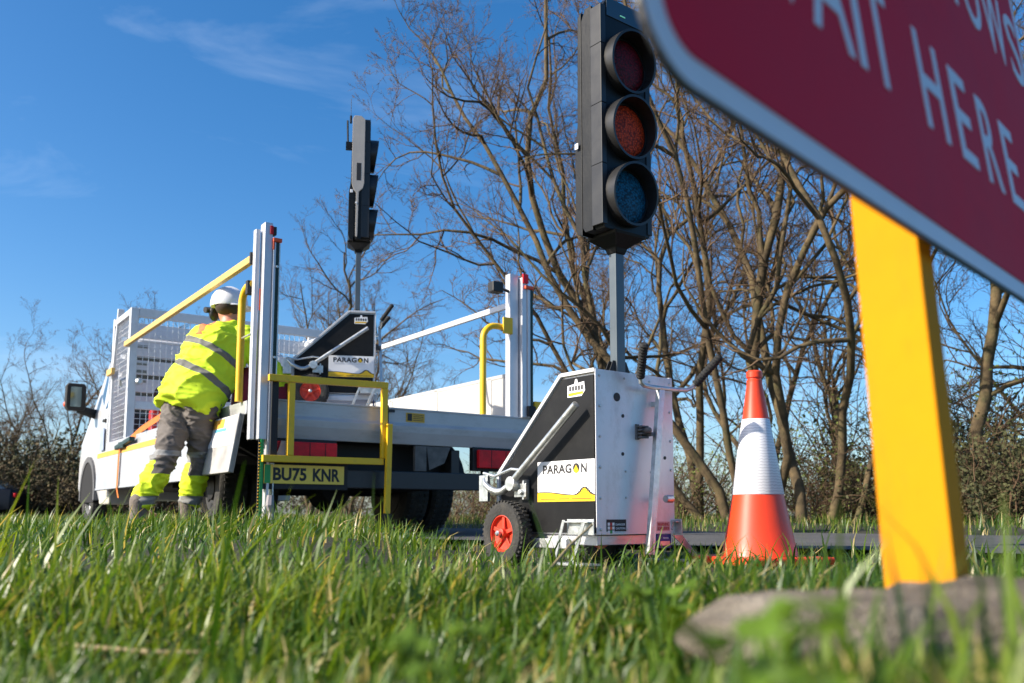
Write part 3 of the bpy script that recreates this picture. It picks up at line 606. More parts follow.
# folding yellow step frame
g = MB(); yy = -.075; q = .021
def bar(x0, z0, x1, z1, y=yy, w=.042): g.beam((x0, y, z0), (x1, y, z1), .03, w, 0, (0, 0, 1) if x0 != x1 else (1, 0, 0))
bar(.055, .985, .872, 1.0); bar(.03, .485, .847, .49); g.beam((.205, yy + .002, .508), (.205, yy + .002, .964), .03, .042, 0, (1, 0, 0)); g.beam((.851, yy, .512), (.851, yy, .978), .03, .042, 0, (1, 0, 0))
g.obj('step_frame', YEL, tk, .003); MB().beam((.866, yy - .031, .150), (.876, yy - .031, .74), .028, .038, 0, (1, 0, 0)).obj('step_leg', YEL, tk, .003)
MB().box((.842, -.13, .0), (.892, -.08, .149)).obj('step_foot', RUB, tk, .006)
box_part('step_hinge', (.085, -.058, .46), (.13, -.04, 1.0), GRYD, .003)
MB().box((.885, -.03, .73), (.91, -.0195, .875)).box((.885, -.03, .83), (.955, -.0195, .848)).obj('step_catch', INK, tk, .002)
# cage behind the cab
WM = dirty(mat('white_painted_steel', (.62, .64, .67), .4, .1, .05, 8), (.35, .33, .3), .35, 10)
Y0, Y1 = 3.60, 4.35; ZT = 2.115
cg = MB()
for x in (.04, BW - .04):
    cg.beam((x, Y0, ZF), (x, Y0, ZT), .07, .07, 0, (1, 0, 0)); cg.beam((x, Y1, ZF), (x, Y1, ZT + .02), .06, .06, 0, (1, 0, 0)); cg.beam((x, Y0 + .037, ZT - .03), (x, Y1 - .032, ZT - .03), .06, .06)
    cg.beam((x, Y1 + .1, ZF + .2), (x, Y1 - .16, ZT + .10), .04, .06, 0, (1, 0, 0))
cg.beam((.077, Y0, ZT - .04), (BW - .077, Y0, ZT - .04), .05, .085); cg.beam((.077, Y0, 1.18), (BW - .077, Y0, 1.18), .05, .075); cg.beam((.077, Y1, ZT - .03), (BW - .077, Y1, ZT - .03), .05, .07)
cg.beam((1.06, Y0 + .004, 1.22), (1.06, Y0 + .004, ZT - .09), .035, .05, 0, (1, 0, 0))
cg.obj('cage_frame', WM, tk, .005)
bd = MB(); z = 1.235
for h in (.12, .14, .145, .145, .12): bd.box((.08, Y1 - .03, z), (BW - .08, Y1 + .0, z + h)); z += h + .045
bd.obj('headboard_slat', WM, tk, .004)
ms = MB()
for i in range(37): x = .085 + i * (BW - .17) / 36; ms.box((x - .0025, Y0 + .012, ZF), (x + .0025, Y0 + .017, ZT - .08))
for z in np.arange(ZF + .03, ZT - .09, .054): ms.box((.08, Y0 + .0175, z - .0025), (BW - .08, Y0 + .0225, z + .0025))
ms.obj('wire_mesh', WM, tk)
sm = MB()
for i in range(13): y = Y0 + .05 + i * (Y1 - Y0 - .1) / 12; sm.box((.03, y - .0025, ZF), (.035, y + .0025, ZT - .06))
for z in np.arange(ZF + .03, ZT - .09, .054): sm.box((.0355, Y0 + .04, z - .0025), (.0405, Y1 - .03, z + .0025))
sm.obj('wire_mesh', WM, tk)
hk = MB(); hk.tube([(-.02, Y0 - .03, 1.42), (-.06, Y0 - .04, 1.40), (-.05, Y0 - .02, 1.35)], .014, 8); hk.lathe([(.03, 0), (.035, .03), (.02, .05)], (.10, Y0 - .036, 1.40), (0, -1, 0), 12); hk.obj('cage_catch', GALV, tk)
lb = MB()
for z in (1.50, 1.60, 1.68, 1.86): lb.box((.18, Y1 - .036, z), (.34, Y1 - .031, z + .03))
lb.obj('slat_label', mat('grey_green_label', (.18, .20, .18), .6), tk)
# cab
cab = MB(); xc_ = BW / 2
def ring(y, wb, wt, z0, z1, wm=None, zm=None):
    wm = wm or wb; zm = zm or z0 + (z1 - z0) * .5
    pts = [(-wb * .97, z0), (-wb, z0 + .12), (-wm, zm), (-wt - .02, z1 - .14), (-wt + .03, z1 - .05), (-wt + .14, z1), (wt - .14, z1), (wt - .03, z1 - .05), (wt + .02, z1 - .14), (wm, zm), (wb, z0 + .12), (wb * .97, z0)]
    return [Vector((xc_ + x, y, z)) for x, z in pts]
cab.loft([ring(4.52, .97, .86, .30, 1.98, .975, 1.25), ring(4.60, .985, .87, .30, 2.04, .985, 1.25), ring(5.0, .985, .87, .30, 2.06, .985, 1.25), ring(5.40, .985, .84, .30, 2.0, .985, 1.25), ring(5.80, .985, .81, .62, 1.62, .985, 1.16),
          ring(6.12, .985, .80, .62, 1.30, .97, 1.04), ring(6.35, .965, .78, .60, 1.20, .95, .98), ring(6.62, .92, .72, .34, 1.06, .90, .85), ring(6.78, .82, .62, .36, .92, .78, .7), ring(6.82, .7, .55, .4, .85, .7, .62)])
MB().box((.28, 4.495, 1.15), (BW - .28, 4.519, 1.93)).obj('rear_window', GLS, tk, .004)
MB().box((.12, Y1 + .03, ZF + .0), (BW - .12, Y1 + .04, 1.16)).obj('dark_backing', GRYD, tk, .003)  # dark backing added to darken the view through the lower cage
cab.obj('cab_body', WHT, tk, .01, smooth=True)
for s_ in (-1, 1):
    gx = MB()
    a = [Vector((xc_ + s_ * w, y, z)) for y, z, w in ((4.70, 1.27, .987), (5.60, 1.22, .975), (5.30, 1.80, .875), (4.70, 1.90, .885))]
    b = [v + Vector((-s_ * .03, 0, 0)) for v in a]; gx.loft([a, b]).obj('door_window', GLS, tk, .004)
wsx = MB(); a = [Vector(p) for p in ((xc_ - .76, 6.10, 1.335), (xc_ + .76, 6.10, 1.335), (xc_ + .72, 5.46, 2.0), (xc_ - .72, 5.46, 2.0))]; wsx.loft([a, [v + Vector((0, -.03, -.03)) for v in a]]).obj('windscreen', GLS, tk)
for x0, x1 in ((.052, .20), (BW - .2, BW - .052)):
    o_ = [(5.60 + .43 * math.cos(R(a)), .36 + .43 * math.sin(R(a))) for a in range(-8, 189, 14)]; i_ = [(5.60 + .37 * math.cos(R(a)), .36 + .37 * math.sin(R(a))) for a in range(188, -9, -14)]
    MB().prism(o_ + i_, x0, x1, 0).obj('wheel_arch_lip', mat('grey_plastic_cladding', (.10, .10, .105), .6), tk)
WAB = mat('wheel_well_black', (.008, .008, .009), .9, 0, .1, 5)
for x0, x1 in ((.060, .42), (BW - .42, BW - .060)): MB().prism([(5.60 + .372 * math.cos(R(a)), .35 + .372 * math.sin(R(a))) for a in range(0, 181, 12)] + [(5.23, .28), (5.97, .28)], x0, x1, 0).obj('wheel_well', WAB, tk)
cd = MB(); cd.box((.055, 4.55, .60), (.07, 5.03, .74)); cd.obj('side_moulding', mat('grey_plastic_cladding', (.10, .10, .105), .6), tk, .004)
dl = MB(); dl.box((.058, 4.66, .40), (.062, 4.668, 1.95)); dl.box((.050, 4.76, 1.12), (.072, 4.90, 1.15)); dl.obj('door_seam', GRYD, tk, .002)
dc = MB(); dc.box((.0525, 4.80, .82), (.0585, 5.0, 1.06)); dc.obj('door_decal', mat('pale_blue_decal', (.30, .36, .50), .5, 0, .3, 30), tk)
hl = MB(); 
for s_ in (-1, 1): hl.ell((xc_ + s_ * .80, 6.36, .86), (.12, .16, .12))
hl.obj('headlight', GLS, tk, smooth=True)
sl = MB(); sl.box((.07, 4.5, .25), (.30, 4.98, .42)); sl.obj('sill', mat('cream_sill', (.50, .47, .42), .5), tk, .02)
mr = MB(); mr.tube([(.14, 5.50, 1.25), (.04, 5.46, 1.27), (-.10, 5.42, 1.30)], [.06, .05, .045], 10); ma = mr.obj('mirror_arm', RUB, tk, smooth=True)
mh = MB(); mh.loft([[Vector((-.14 + a * w * .95, y, 1.43 + b * h * .85)) for a, b in ((-.8, -1), (.8, -1), (1, -.8), (1, .8), (.8, 1), (-.8, 1), (-1, .8), (-1, -.8))] for w, h, y in ((.10, .17, 5.36), (.11, .18, 5.40), (.10, .16, 5.50), (.05, .08, 5.53))])
mh = mh.obj('wing_mirror', RUB, tk, smooth=True); MB().box((-.20, 5.352, 1.32), (-.09, 5.358, 1.54)).obj('mirror_glass', mat('mirror_glass', (.14, .19, .20), .08, 1.), mh)
MB().ell((-.235, 5.45, 1.35), (.02, .04, .03)).obj('indicator', REDO, mh)
TKM = tk.matrix_basis
def T(x, y, z): return Matrix.Translation(tk.location) @ Matrix.Rotation(R(35), 4, 'Z') @ Vector((x, y, z))
# ---- load on the bed
for k, (x, y, c_, nm) in enumerate(((.42, 3.78, REDP, 'red'), (.86, 3.78, REDP, 'red'))):
    j = thing('fuel_can', ['red fuel can standing low behind the cage mesh, the one nearer the cab door side', 'red fuel can behind the cage mesh, closer to the middle of the truck'][k], 'fuel can', T(x, y, ZF + .004), 35, 'fuel cans in the cage')
    MB().prism([(-.15, 0), (.15, 0), (.15, .26), (.08, .33), (-.10, .33), (-.15, .29)], -.075, .075, 1).obj('can_body', REDP, j, .02)
    MB().tube([(-.09, 0, .32), (-.07, 0, .37), (.04, 0, .37), (.06, 0, .32)], .013, 8).obj('handle', REDP, j, smooth=True); MB().lathe([(.025, 0), (.025, .03)], (.115, 0, .29), (.5, 0, 1), 12).obj('cap', INK, j)
j = thing('cable_reel', 'black and red cable reel hanging on the cage wall above the fuel cans', 'cable reel', T(.40, 3.75, 1.22), 35)
MB().lathe([(.10, -.06), (.10, -.05), (.06, -.045), (.06, .045), (.10, .05), (.10, .06)], (0, 0, .101), (0, 1, 0), 28).obj('drum', INK, j, .002); MB().lathe([(.075, -.04), (.085, 0), (.075, .04)], (0, 0, .101), (0, 1, 0), 24).obj('cable', REDP, j)
# orange ratchet strap over the near side
o_ = MB(); P_ = [(.25, 2.55, 1.12), (.02, 3.0, .90), (-.02, 3.25, .82), (-.052, 3.5, .775), (-.052, 3.52, .70), (-.05, 3.55, .39), (-.03, 3.56, .30)]
o_ = MB()
for a, b in zip(P_[:-1], P_[1:]):
    a = Vector(a); b = Vector(b); wv_ = Vector((0, .055, .0)) if abs(a.z - b.z) > abs(a.y - b.y) else Vector((.0, .02, .055)); nn = (b - a).cross(wv_).normalized() * .002
    o_.add([a - wv_ / 2 + nn, a + wv_ / 2 + nn, b + wv_ / 2 + nn, b - wv_ / 2 + nn, a - wv_ / 2 - nn, a + wv_ / 2 - nn, b + wv_ / 2 - nn, b - wv_ / 2 - nn], [(0, 1, 2, 3), (7, 6, 5, 4), (0, 4, 5, 1), (1, 5, 6, 2), (2, 6, 7, 3), (3, 7, 4, 0)])
for nm in ('webbing',):
    stp = thing('ratchet_strap', 'orange ratchet strap with a dark buckle hanging over the pale dropside of the truck', 'strap', tk.location, 35)
    o_.obj('webbing', ORG, stp)
bk = MB(); bk.beam((-.045, 3.05, .815), (-.05, 3.62, .765), .05, .04); bk.box((-.07, 3.30, .75), (-.045, 3.5, .81)); bk.obj('buckle', mat('dark_teal_buckle', (.02, .05, .05), .5, .3), stp, .006)
# white bin bag / small red bag near the grab handle
j = thing('tool_bag', 'dark red tool bag on the bed beside the yellow grab handle', 'bag', T(.30, .75, ZF + .004), 35)
MB().loft([[Vector((a * w, b * d, z)) for a, b in ((-1, -.8), (-.8, -1), (.8, -1), (1, -.8), (1, .8), (.8, 1), (-.8, 1), (-1, .8))] for w, d, z in ((.17, .12, 0), (.18, .13, .05), (.17, .12, .22), (.13, .06, .30))]).obj('bag_body', mat('dark_red_fabric', (.20, .012, .03), .8, 0, .2, 20), j, .01, smooth=True)
MB().tube([(-.08, 0, .295), (-.05, 0, .36), (.05, 0, .36), (.08, 0, .295)], .010, 8).obj('handle', INK, j, smooth=True)
bpy.context.view_layer.update()

# ================================================================== worker
def remesh(mb, name, m, parent, vox=.012, smooth=6, disp=0., dsize=.1, seed=0):
    me = bpy.data.meshes.new(name); me.from_pydata(mb.v, [], mb.f); bm = bmesh.new(); bm.from_mesh(me); bmesh.ops.recalc_face_normals(bm, faces=bm.faces); bm.to_mesh(me); bm.free()
    o = bpy.data.objects.new(name, me); C.objects.link(o)
    r = o.modifiers.new('r', 'REMESH'); r.mode = 'VOXEL'; r.voxel_size = vox; s_ = o.modifiers.new('s', 'SMOOTH'); s_.iterations = smooth; s_.factor = .6
    me2 = dg_mesh(o); o.modifiers.clear(); o.data = me2; me2.name = name
    if disp:
        from mathutils import noise as N
        n_ = len(me2.vertices); co = np.empty(n_ * 3); me2.vertices.foreach_get('co', co); co = co.reshape(-1, 3); no = np.array([v.normal[:] for v in me2.vertices])
        def fold(p):
            q = Vector((p[0] / dsize * .7 + p[2] / dsize * .5 + seed, p[1] / dsize * .7, p[2] / dsize * 1.5)); w_ = N.noise(q * .6) * 1.2
            a_ = 1 - abs(N.noise(q + Vector((w_, 0, w_)))) * 2.6; b_ = 1 - abs(N.noise(q * 1.9 + Vector((5, w_, 1)))) * 2.8
            return max(0, a_) ** 2.2 + .45 * max(0, b_) ** 2 - .25
        d = np.array([fold(p) for p in co])
        co += no * (d * disp)[:, None]; me2.vertices.foreach_set('co', co.ravel())
    me2.materials.clear(); me2.materials.append(m); me2.polygons.foreach_set('use_smooth', [True] * len(me2.polygons))
    if parent: o.parent = parent
    return o
def capsule(mb, pts, rs, n=18, flat=None, open0=False):
    """tube with rounded ends; flat = (axis vector, scale) squashes the section"""
    pts = [Vector(p) for p in pts]; P = []; Q = []
    d0 = (pts[0] - pts[1]).normalized(); d1 = (pts[-1] - pts[-2]).normalized()
    P += [pts[0] + d0 * rs[0] * .75, pts[0] + d0 * rs[0] * .45]; Q += [rs[0] * .35, rs[0] * .8]
    if open0: P = []; Q = []
    P += pts; Q += list(rs); P += [pts[-1] + d1 * rs[-1] * .45, pts[-1] + d1 * rs[-1] * .75]; Q += [rs[-1] * .8, rs[-1] * .35]
    k = len(mb.v); mb.tube(P, Q, n)
    if flat:
        ax, sc = Vector(flat[0]).normalized(), flat[1]
        for i in range(k, len(mb.v)):
            ring_i = (i - k) // n; c = P[min(ring_i, len(P) - 1)]; v = Vector(mb.v[i]) - c; mb.v[i] = tuple(c + v - ax * v.dot(ax) * (1 - sc))
    return mb
FWD = Vector((.50, .866, 0)); LAT = Vector((.866, -.50, 0))   # facing over the bed; LAT = his right
hipc = at(191, 399, 6.10); chest = at(216, 352, 6.22); neck = at(230, 330, 6.32); headc = at(229, 311, 6.36)
base = Vector((hipc.x, hipc.y, gzf(hipc.x, hipc.y)))
pr = bpy.data.objects.new('person', None); C.objects.link(pr); pr.location = (0, 0, 0)
pr.location = base
tag(pr, 'person in yellow hi-vis jacket and white hard hat leaning over the truck bed', 'person')
def L_(v): return Vector(v) - base
hipc, chest, neck, headc = map(L_, (hipc, chest, neck, headc))
GS = gzf(at(140, 500, 6.05).x, 6.05)
lh = hipc - LAT * .095 + Vector((0, 0, -.02)); rh = hipc + LAT * .10 + Vector((0, 0, -.02))
lk = L_(at(168, 452, 5.94)); rk = L_(at(200, 456, 6.16)); la = L_(at(139, 509, 5.86)); ra = L_(at(188, 509, 6.14))
ls = neck - LAT * .185 + Vector((0, 0, -.07)); rs_ = neck + LAT * .19 + Vector((0, 0, -.07))
le = ls + FWD * .22 + Vector((0, 0, -.20)); lw = le + FWD * .20 + LAT * .1 + Vector((0, 0, -.16))
re = rs_ + LAT * .09 + FWD * .12 + Vector((0, 0, -.24)); rw = re + FWD * .24 + Vector((0, 0, -.08))
bd = MB()
capsule(bd, [hipc, (hipc + chest) / 2, chest, neck], [.115, .14, .155, .09], flat=(FWD, .75))
capsule(bd, [neck, headc], [.06, .06]); bd.ell(headc + FWD * .01, (.075, .092, .115), Matrix.Rotation(R(-30), 3, 'Z'))
fh = (FWD * .55 + LAT * .83).normalized()     # head turned to his right
bd.ell(headc + fh * .085 + Vector((0, 0, -.02)), (.03, .03, .035)); bd.ell(headc + fh * .098 + Vector((0, 0, -.025)), (.014, .014, .02))
earo = headc + (FWD * -.55 + LAT * .83).normalized() * .078 + Vector((0, 0, -.012))
bd.ell(earo, (.018, .02, .032), n=10, m=8)
for a, b, c, ra_, rb, rc in ((lh, lk, la, .095, .07, .045), (rh, rk, ra, .095, .07, .045)): capsule(bd, [a, (a + b) / 2, b, (b + c) / 2, c], [.078, .066, .052, .05, .04])
for a, b, c in ((ls, le, lw), (rs_, re, rw)): capsule(bd, [a, b, c], [.055, .044, .03])
for ank in (la, ra):
    capsule(bd, [ank + Vector((0, 0, -.03)), ank + FWD * .12 + Vector((0, 0, -.06))], [.045, .035])
for w_, s_ in ((lw, 1), (rw, -1)):   # hands: palm, four curled fingers and a thumb
    d = (FWD + Vector((0, 0, -.4))).normalized(); sd_ = LAT
    bd.ell(w_ + d * .05, (.042, .045, .02), Matrix.Rotation(R(-30), 3, 'Z'), 12, 8)
    for k in range(4):
        b0 = w_ + d * .085 + sd_ * (-.03 + .02 * k); ln = (.034, .04, .042, .032)[k]
        bd.tube([b0 - d * .02, b0 + d * ln, b0 + d * (ln + .018) + Vector((0, 0, -.022)), b0 + d * (ln + .008) + Vector((0, 0, -.044))], [.0095, .009, .0085, .007], 8)
    bd.tube([w_ + d * .02 + sd_ * s_ * .03, w_ + d * .05 + sd_ * s_ * .06, w_ + d * .085 + sd_ * s_ * .062], [.011, .0105, .009], 8)
SKIN = mat('ruddy_skin', (.50, .22, .15), .5, 0, .1, 14)
body = remesh(bd, 'body', SKIN, pr, .009, 4)
# hi-vis fabric with bands measured along the torso
def band_mat(name, basec, bandc, origin, axis, bands, extra=None, br=.35):
    m = mat(name, basec, .75, 0, .10, 7, .35, 18); n = m.node_tree; b = n.nodes['Principled BSDF']; src = b.inputs['Base Color'].links[0].from_socket
    t = n.nodes.new('ShaderNodeTexCoord'); wob = n.nodes.new('ShaderNodeTexNoise'); wob.inputs['Scale'].default_value = 6
    def dotn(ax, org):
        s_ = n.nodes.new('ShaderNodeVectorMath'); s_.operation = 'SUBTRACT'; s_.inputs[1].default_value = org; n.links.new(t.outputs['Object'], s_.inputs[0])
        d = n.nodes.new('ShaderNodeVectorMath'); d.operation = 'DOT_PRODUCT'; d.inputs[1].default_value = ax; n.links.new(s_.outputs[0], d.inputs[0]); return d.outputs['Value']
    n.links.new(t.outputs['Object'], wob.inputs[0])
    def mathn(op, a, b_):
        k = n.nodes.new('ShaderNodeMath'); k.operation = op
        for i, q in enumerate((a, b_)):
            if isinstance(q, (int, float)): k.inputs[i].default_value = q
            else: n.links.new(q, k.inputs[i])
        return k.outputs[0]
    def cover(bs):
        v = None
        for org, ax, a, c in bs:
            d = mathn('ADD', dotn(ax, org), mathn('MULTIPLY', mathn('SUBTRACT', wob.outputs[0], .5), .03))
            w = mathn('MULTIPLY', mathn('GREATER_THAN', d, a), mathn('LESS_THAN', d, c)); v = w if v is None else mathn('MAXIMUM', v, w)
        return v
    for col, lst, prod in bands:
        f = cover(lst)
        if prod: f = mathn('MULTIPLY', f, cover(prod))
        x = n.nodes.new('ShaderNodeMixRGB'); x.inputs[2].default_value = tuple(col) + (1,); n.links.new(f, x.inputs[0]); n.links.new(src, x.inputs[1]); src = x.outputs[0]
    n.links.new(src, b.inputs['Base Color']); return m
ax = (neck - hipc).normalized(); tl = (neck - hipc).length
HV = (.60, .80, .02); BANDC = (.15, .15, .135); ORB = (.75, .18, .05)
axb = (ax + LAT * .22).normalized()
JM = band_mat('hi_vis_yellow_jacket', HV, BANDC, None, None, [(BANDC, [(tuple(hipc), tuple(axb), .135, .18), (tuple(hipc), tuple(axb), .315, .36)], None), (ORB, [(tuple(neck), tuple(LAT), -.01, .045)], [(tuple(hipc), tuple(ax), .385, .9)])])
jk = MB()
hem = hipc + ax * .0
capsule(jk, [hipc - ax * .105 - LAT * .005, hipc - ax * .09 - LAT * .005, hipc + ax * (tl * .25), hipc + ax * (tl * .5), chest + ax * .04, neck - ax * .09, neck - ax * .0], [.205, .218, .230, .236, .225, .175, .085], 28, flat=(FWD, .84), open0=True)
for a, b, c, f in ((ls, le, lw, 0), (rs_, re, rw, 0)): capsule(jk, [a - ax * .02, b, b + (c - b) * .85], [.098, .075, .058])
capsule(jk, [ls - ax * .03, rs_ - ax * .03], [.10, .10]); capsule(jk, [neck - ax * .02, neck + ax * .02], [.078, .072])
jacket = remesh(jk, 'jacket', JM, pr, .009, 5, .020, .16, 2)
TG = (.115, .098, .088); HY = (.66, .82, .015)
mk = (lk + rk) / 2
TM = band_mat('grey_work_trousers', TG, BANDC, None, None, [(HY, [((0, 0, mk.z), (0, 0, 1), -2, -.0)], None), ((.22, .22, .22), [((0, 0, mk.z), (0, 0, 1), -.055, .015), ((0, 0, la.z), (0, 0, 1), .03, .085)], None), (TG, [((0, 0, mk.z), (0, 0, 1), -.14, -.02)], [(tuple(rk), tuple(LAT), .0, .2)])])
tr = MB()
capsule(tr, [hipc - LAT * .055, hipc + LAT * .035], [.135, .130], 24, flat=(FWD, .82)); capsule(tr, [hipc, hipc + ax * .10], [.13, .12], 24, flat=(FWD, .78))
for a, b, c in ((lh, lk, la), (rh, rk, ra)): capsule(tr, [a, a + (b - a) * .5, b, b + (c - b) * .5, c + (b - c) * .12], [.122, .098, .076, .080, .066], 24)
trs = remesh(tr, 'trousers', TM, pr, .0085, 4, .016, .11, 7)
for ank in (la, ra):
    bt = MB(); z0 = GS - base.z + .005; a = Vector(ank)
    capsule(bt, [a + Vector((0, 0, .06)), a + Vector((0, 0, -.03))], [.062, .058]); capsule(bt, [Vector((a.x, a.y, z0 + .045)) - FWD * .03, Vector((a.x, a.y, z0 + .045)) + FWD * .17], [.055, .046])
    capsule(bt, [a + Vector((0, 0, -.02)), Vector((a.x, a.y, z0 + .06))], [.058, .058])
    remesh(bt, 'boot', mat('dusty_grey_boot', (.16, .13, .11), .8, 0, .3, 20, .4, 60), pr, .010, 4)
# helmet
hm = MB(); hc = headc + Vector((0, 0, .035)); n_ = 28; rings = []
for r_, h in ((.128, -.01), (.131, .0), (.129, .03), (.120, .065), (.10, .097), (.068, .118), (.03, .128), (.005, .13)):
    rings.append([hc + Vector((math.cos(2 * math.pi * k / n_) * r_, math.sin(2 * math.pi * k / n_) * r_, h)) for k in range(n_)])
hm.loft(rings)
for off_ in (-.03, 0, .03):
    sdx = Vector((-fh.y, fh.x, 0)); pts = [hc + fh * (.125 * math.cos(R(a))) + sdx * off_ + Vector((0, 0, .001 + .131 * math.sin(R(a)))) for a in range(25, 156, 10)]; hm.tube(pts, .006, 6)
ring_b = []
hel = hm.obj('hard_hat', mat('white_helmet_shell', (.78, .78, .82), .3, 0, .03, 6, coat=.4), pr, smooth=True)
pk = MB(); a0 = math.atan2(fh.y, fh.x); pts = []
for i in range(-8, 9):
    a = a0 + i * R(9); pts.append(a)
top = [hc + Vector((math.cos(a) * .127, math.sin(a) * .127, .0)) for a in pts]; out_ = [hc + Vector((math.cos(a) * (.127 + .05 * math.cos(i_ / 8 * 1.5)), math.sin(a) * (.127 + .05 * math.cos(i_ / 8 * 1.5)), -.012)) for i_, a in zip(range(-8, 9), pts)]
vs = top + out_ + [v + Vector((0, 0, -.004)) for v in top] + [v + Vector((0, 0, -.004)) for v in out_]; m_ = len(top); fs = []
for i in range(m_ - 1): fs += [(i, i + 1, m_ + i + 1, m_ + i), (2 * m_ + i, 3 * m_ + i, 3 * m_ + i + 1, 2 * m_ + i + 1), (m_ + i, m_ + i + 1, 3 * m_ + i + 1, 3 * m_ + i)]
pk.add(vs, fs).obj('peak', mat('white_helmet_shell', (.8,) * 3), hel, smooth=True)
mf = MB(); lside = (headc - LAT * .125 - FWD * .02 + Vector((0, 0, -.01))); mf.ell(lside, (.03, .045, .055), Matrix.Rotation(R(-30), 3, 'Z')); mf.tube([lside + Vector((0, 0, .04)), hc - LAT * .13 + Vector((0, 0, .02))], .009, 6)
mf.tube([lside - LAT * .02 + FWD * .02 + Vector((0, 0, .03)), lside - LAT * .03 - FWD * .06 + Vector((0, 0, .02))], .022, 8)
mf.obj('ear_defender', INK, hel, smooth=True)
hr = MB(); hr.ell(headc + (-FWD * .3 + LAT * .2) * .1 + Vector((0, 0, .02)), (.088, .092, .07)); hr.obj('hair', mat('dark_brown_hair', (.04, .025, .018), .8, 0, .3, 40), pr, smooth=True)
# ================================================================== trees
class TB:
    """collects many thin tubes as numpy arrays"""
    def __init__(s): s.V = []; s.F = []; s.n = 0
    def tube(s, P, rr, k):
        P = np.asarray(P); rr = np.asarray(rr); m = len(P); d = np.gradient(P, axis=0); d /= np.linalg.norm(d, axis=1)[:, None] + 1e-9
        ref = np.array([.31, .87, .38]) if abs(d[0, 2]) > .5 else np.array([.1, .1, .98])
        a = np.cross(d, ref); a /= np.linalg.norm(a, axis=1)[:, None] + 1e-9; b = np.cross(d, a)
        t = np.arange(k) * 2 * np.pi / k
        V = P[:, None] + (a[:, None] * np.cos(t)[None, :, None] + b[:, None] * np.sin(t)[None, :, None]) * rr[:, None, None]
        i = np.arange(m - 1)[:, None] * k; j = np.arange(k)[None]; j2 = (j + 1) % k
        F = np.stack([i + j, i + j2, i + k + j2, i + k + j], -1).reshape(-1, 4) + s.n
        s.V.append(V.reshape(-1, 3)); s.F.append(F); s.n += m * k
    def mesh(s, name, m):
        V = np.concatenate(s.V); F = np.concatenate(s.F); me = bpy.data.meshes.new(name)
        me.vertices.add(len(V)); me.vertices.foreach_set('co', V.ravel()); me.loops.add(F.size); me.loops.foreach_set('vertex_index', F.ravel().astype(np.int32))
        me.polygons.add(len(F)); me.polygons.foreach_set('loop_start', np.arange(0, F.size, 4, dtype=np.int32)); me.polygons.foreach_set('use_smooth', [True] * len(F))
        me.update(); me.materials.append(m); return me
BARK = mat('mossy_brown_bark', (.095, .066, .032), .9, 0, .7, 5, .7, 25); dirty(BARK, (.07, .08, .022), .8, 2.0)
TWIG = mat('russet_twig_bark', (.115, .070, .038), .9, 0, .25, 3)
LV = mat('young_hedge_leaf', (.11, .14, .022), .75, 0, .4, 3)
def norm(v): return v / (np.linalg.norm(v) + 1e-9)
def grow(tb, cb, rg, p, d, r, Ln, lvl, ends, cfg):
    segs = (16, 9, 6, 4, 3)[lvl]; P = [p]; rr = [r]; cur = p; dd = d; st = Ln / segs
    wob = (.16, .22, .23, .2, .16)[lvl]; trop = cfg['trop'][lvl]; nodes = []
    for i in range(segs):
        dd = norm(dd + rg.normal(0, wob, 3) + np.array([0, 0, trop])); cur = cur + dd * st; t = (i + 1) / segs
        P.append(cur); rr.append(r * (1 - .78 * t ** 1.1) if lvl < 4 else r * (1 - .6 * t)); nodes.append((cur, dd, rr[-1], t))
    (tb if lvl < 2 else cb).tube(P, rr, (10, 7, 4, 3, 3)[lvl])
    if lvl == 4: return
    nchild = cfg['n'][lvl]
    for k in range(nchild):
        t = (cfg['t0'] if lvl == 0 else .14) + (1 - (cfg['t0'] if lvl == 0 else .14)) * (k + rg.rand()) / nchild
        i = min(segs - 1, int(t * segs)); c, cd, cr, _ = nodes[i]
        a = norm(np.cross(cd, norm(rg.normal(0, 1, 3)))); ang = R(rg.uniform(*((26, 62) if lvl < 2 else (22, 55)))); nd = norm(cd * math.cos(ang) + a * math.sin(ang) + np.array([0, 0, .12 if lvl < 3 else .08]))
        nl = (Ln * cfg['ratio'][lvl]) * (1.05 - .6 * t) * rg.uniform(.6, 1.2); nr = max(.0030, min(cr * .72, (.0, .036, .014, .0060, .0036)[lvl + 1] * cfg.get('thick', 1) * rg.uniform(.7, 1.2)))
        grow(tb, cb, rg, c, nd, nr, nl, lvl + 1, ends, cfg)
def tree_meshes(seed, stems, n=(10, 8, 8, 6), trop=(.05, .05, .04, .04, .03), ratio=(.42, .5, .5, .55), t0=.22, thick=1, tw=None, bk=None):
    rg = np.random.RandomState(seed); tb = TB(); cb = TB(); cfg = dict(n=n, trop=trop, ratio=ratio, t0=t0, thick=thick)
    for (x, y, dx, dy, r, Ln) in stems: grow(tb, cb, rg, np.array([x, y, -.1]), norm(np.array([dx, dy, 1.])), r * .47, Ln, 0, [], cfg)
    return tb.mesh('trunk', bk or BARK), cb.mesh('crown', tw or TWIG)
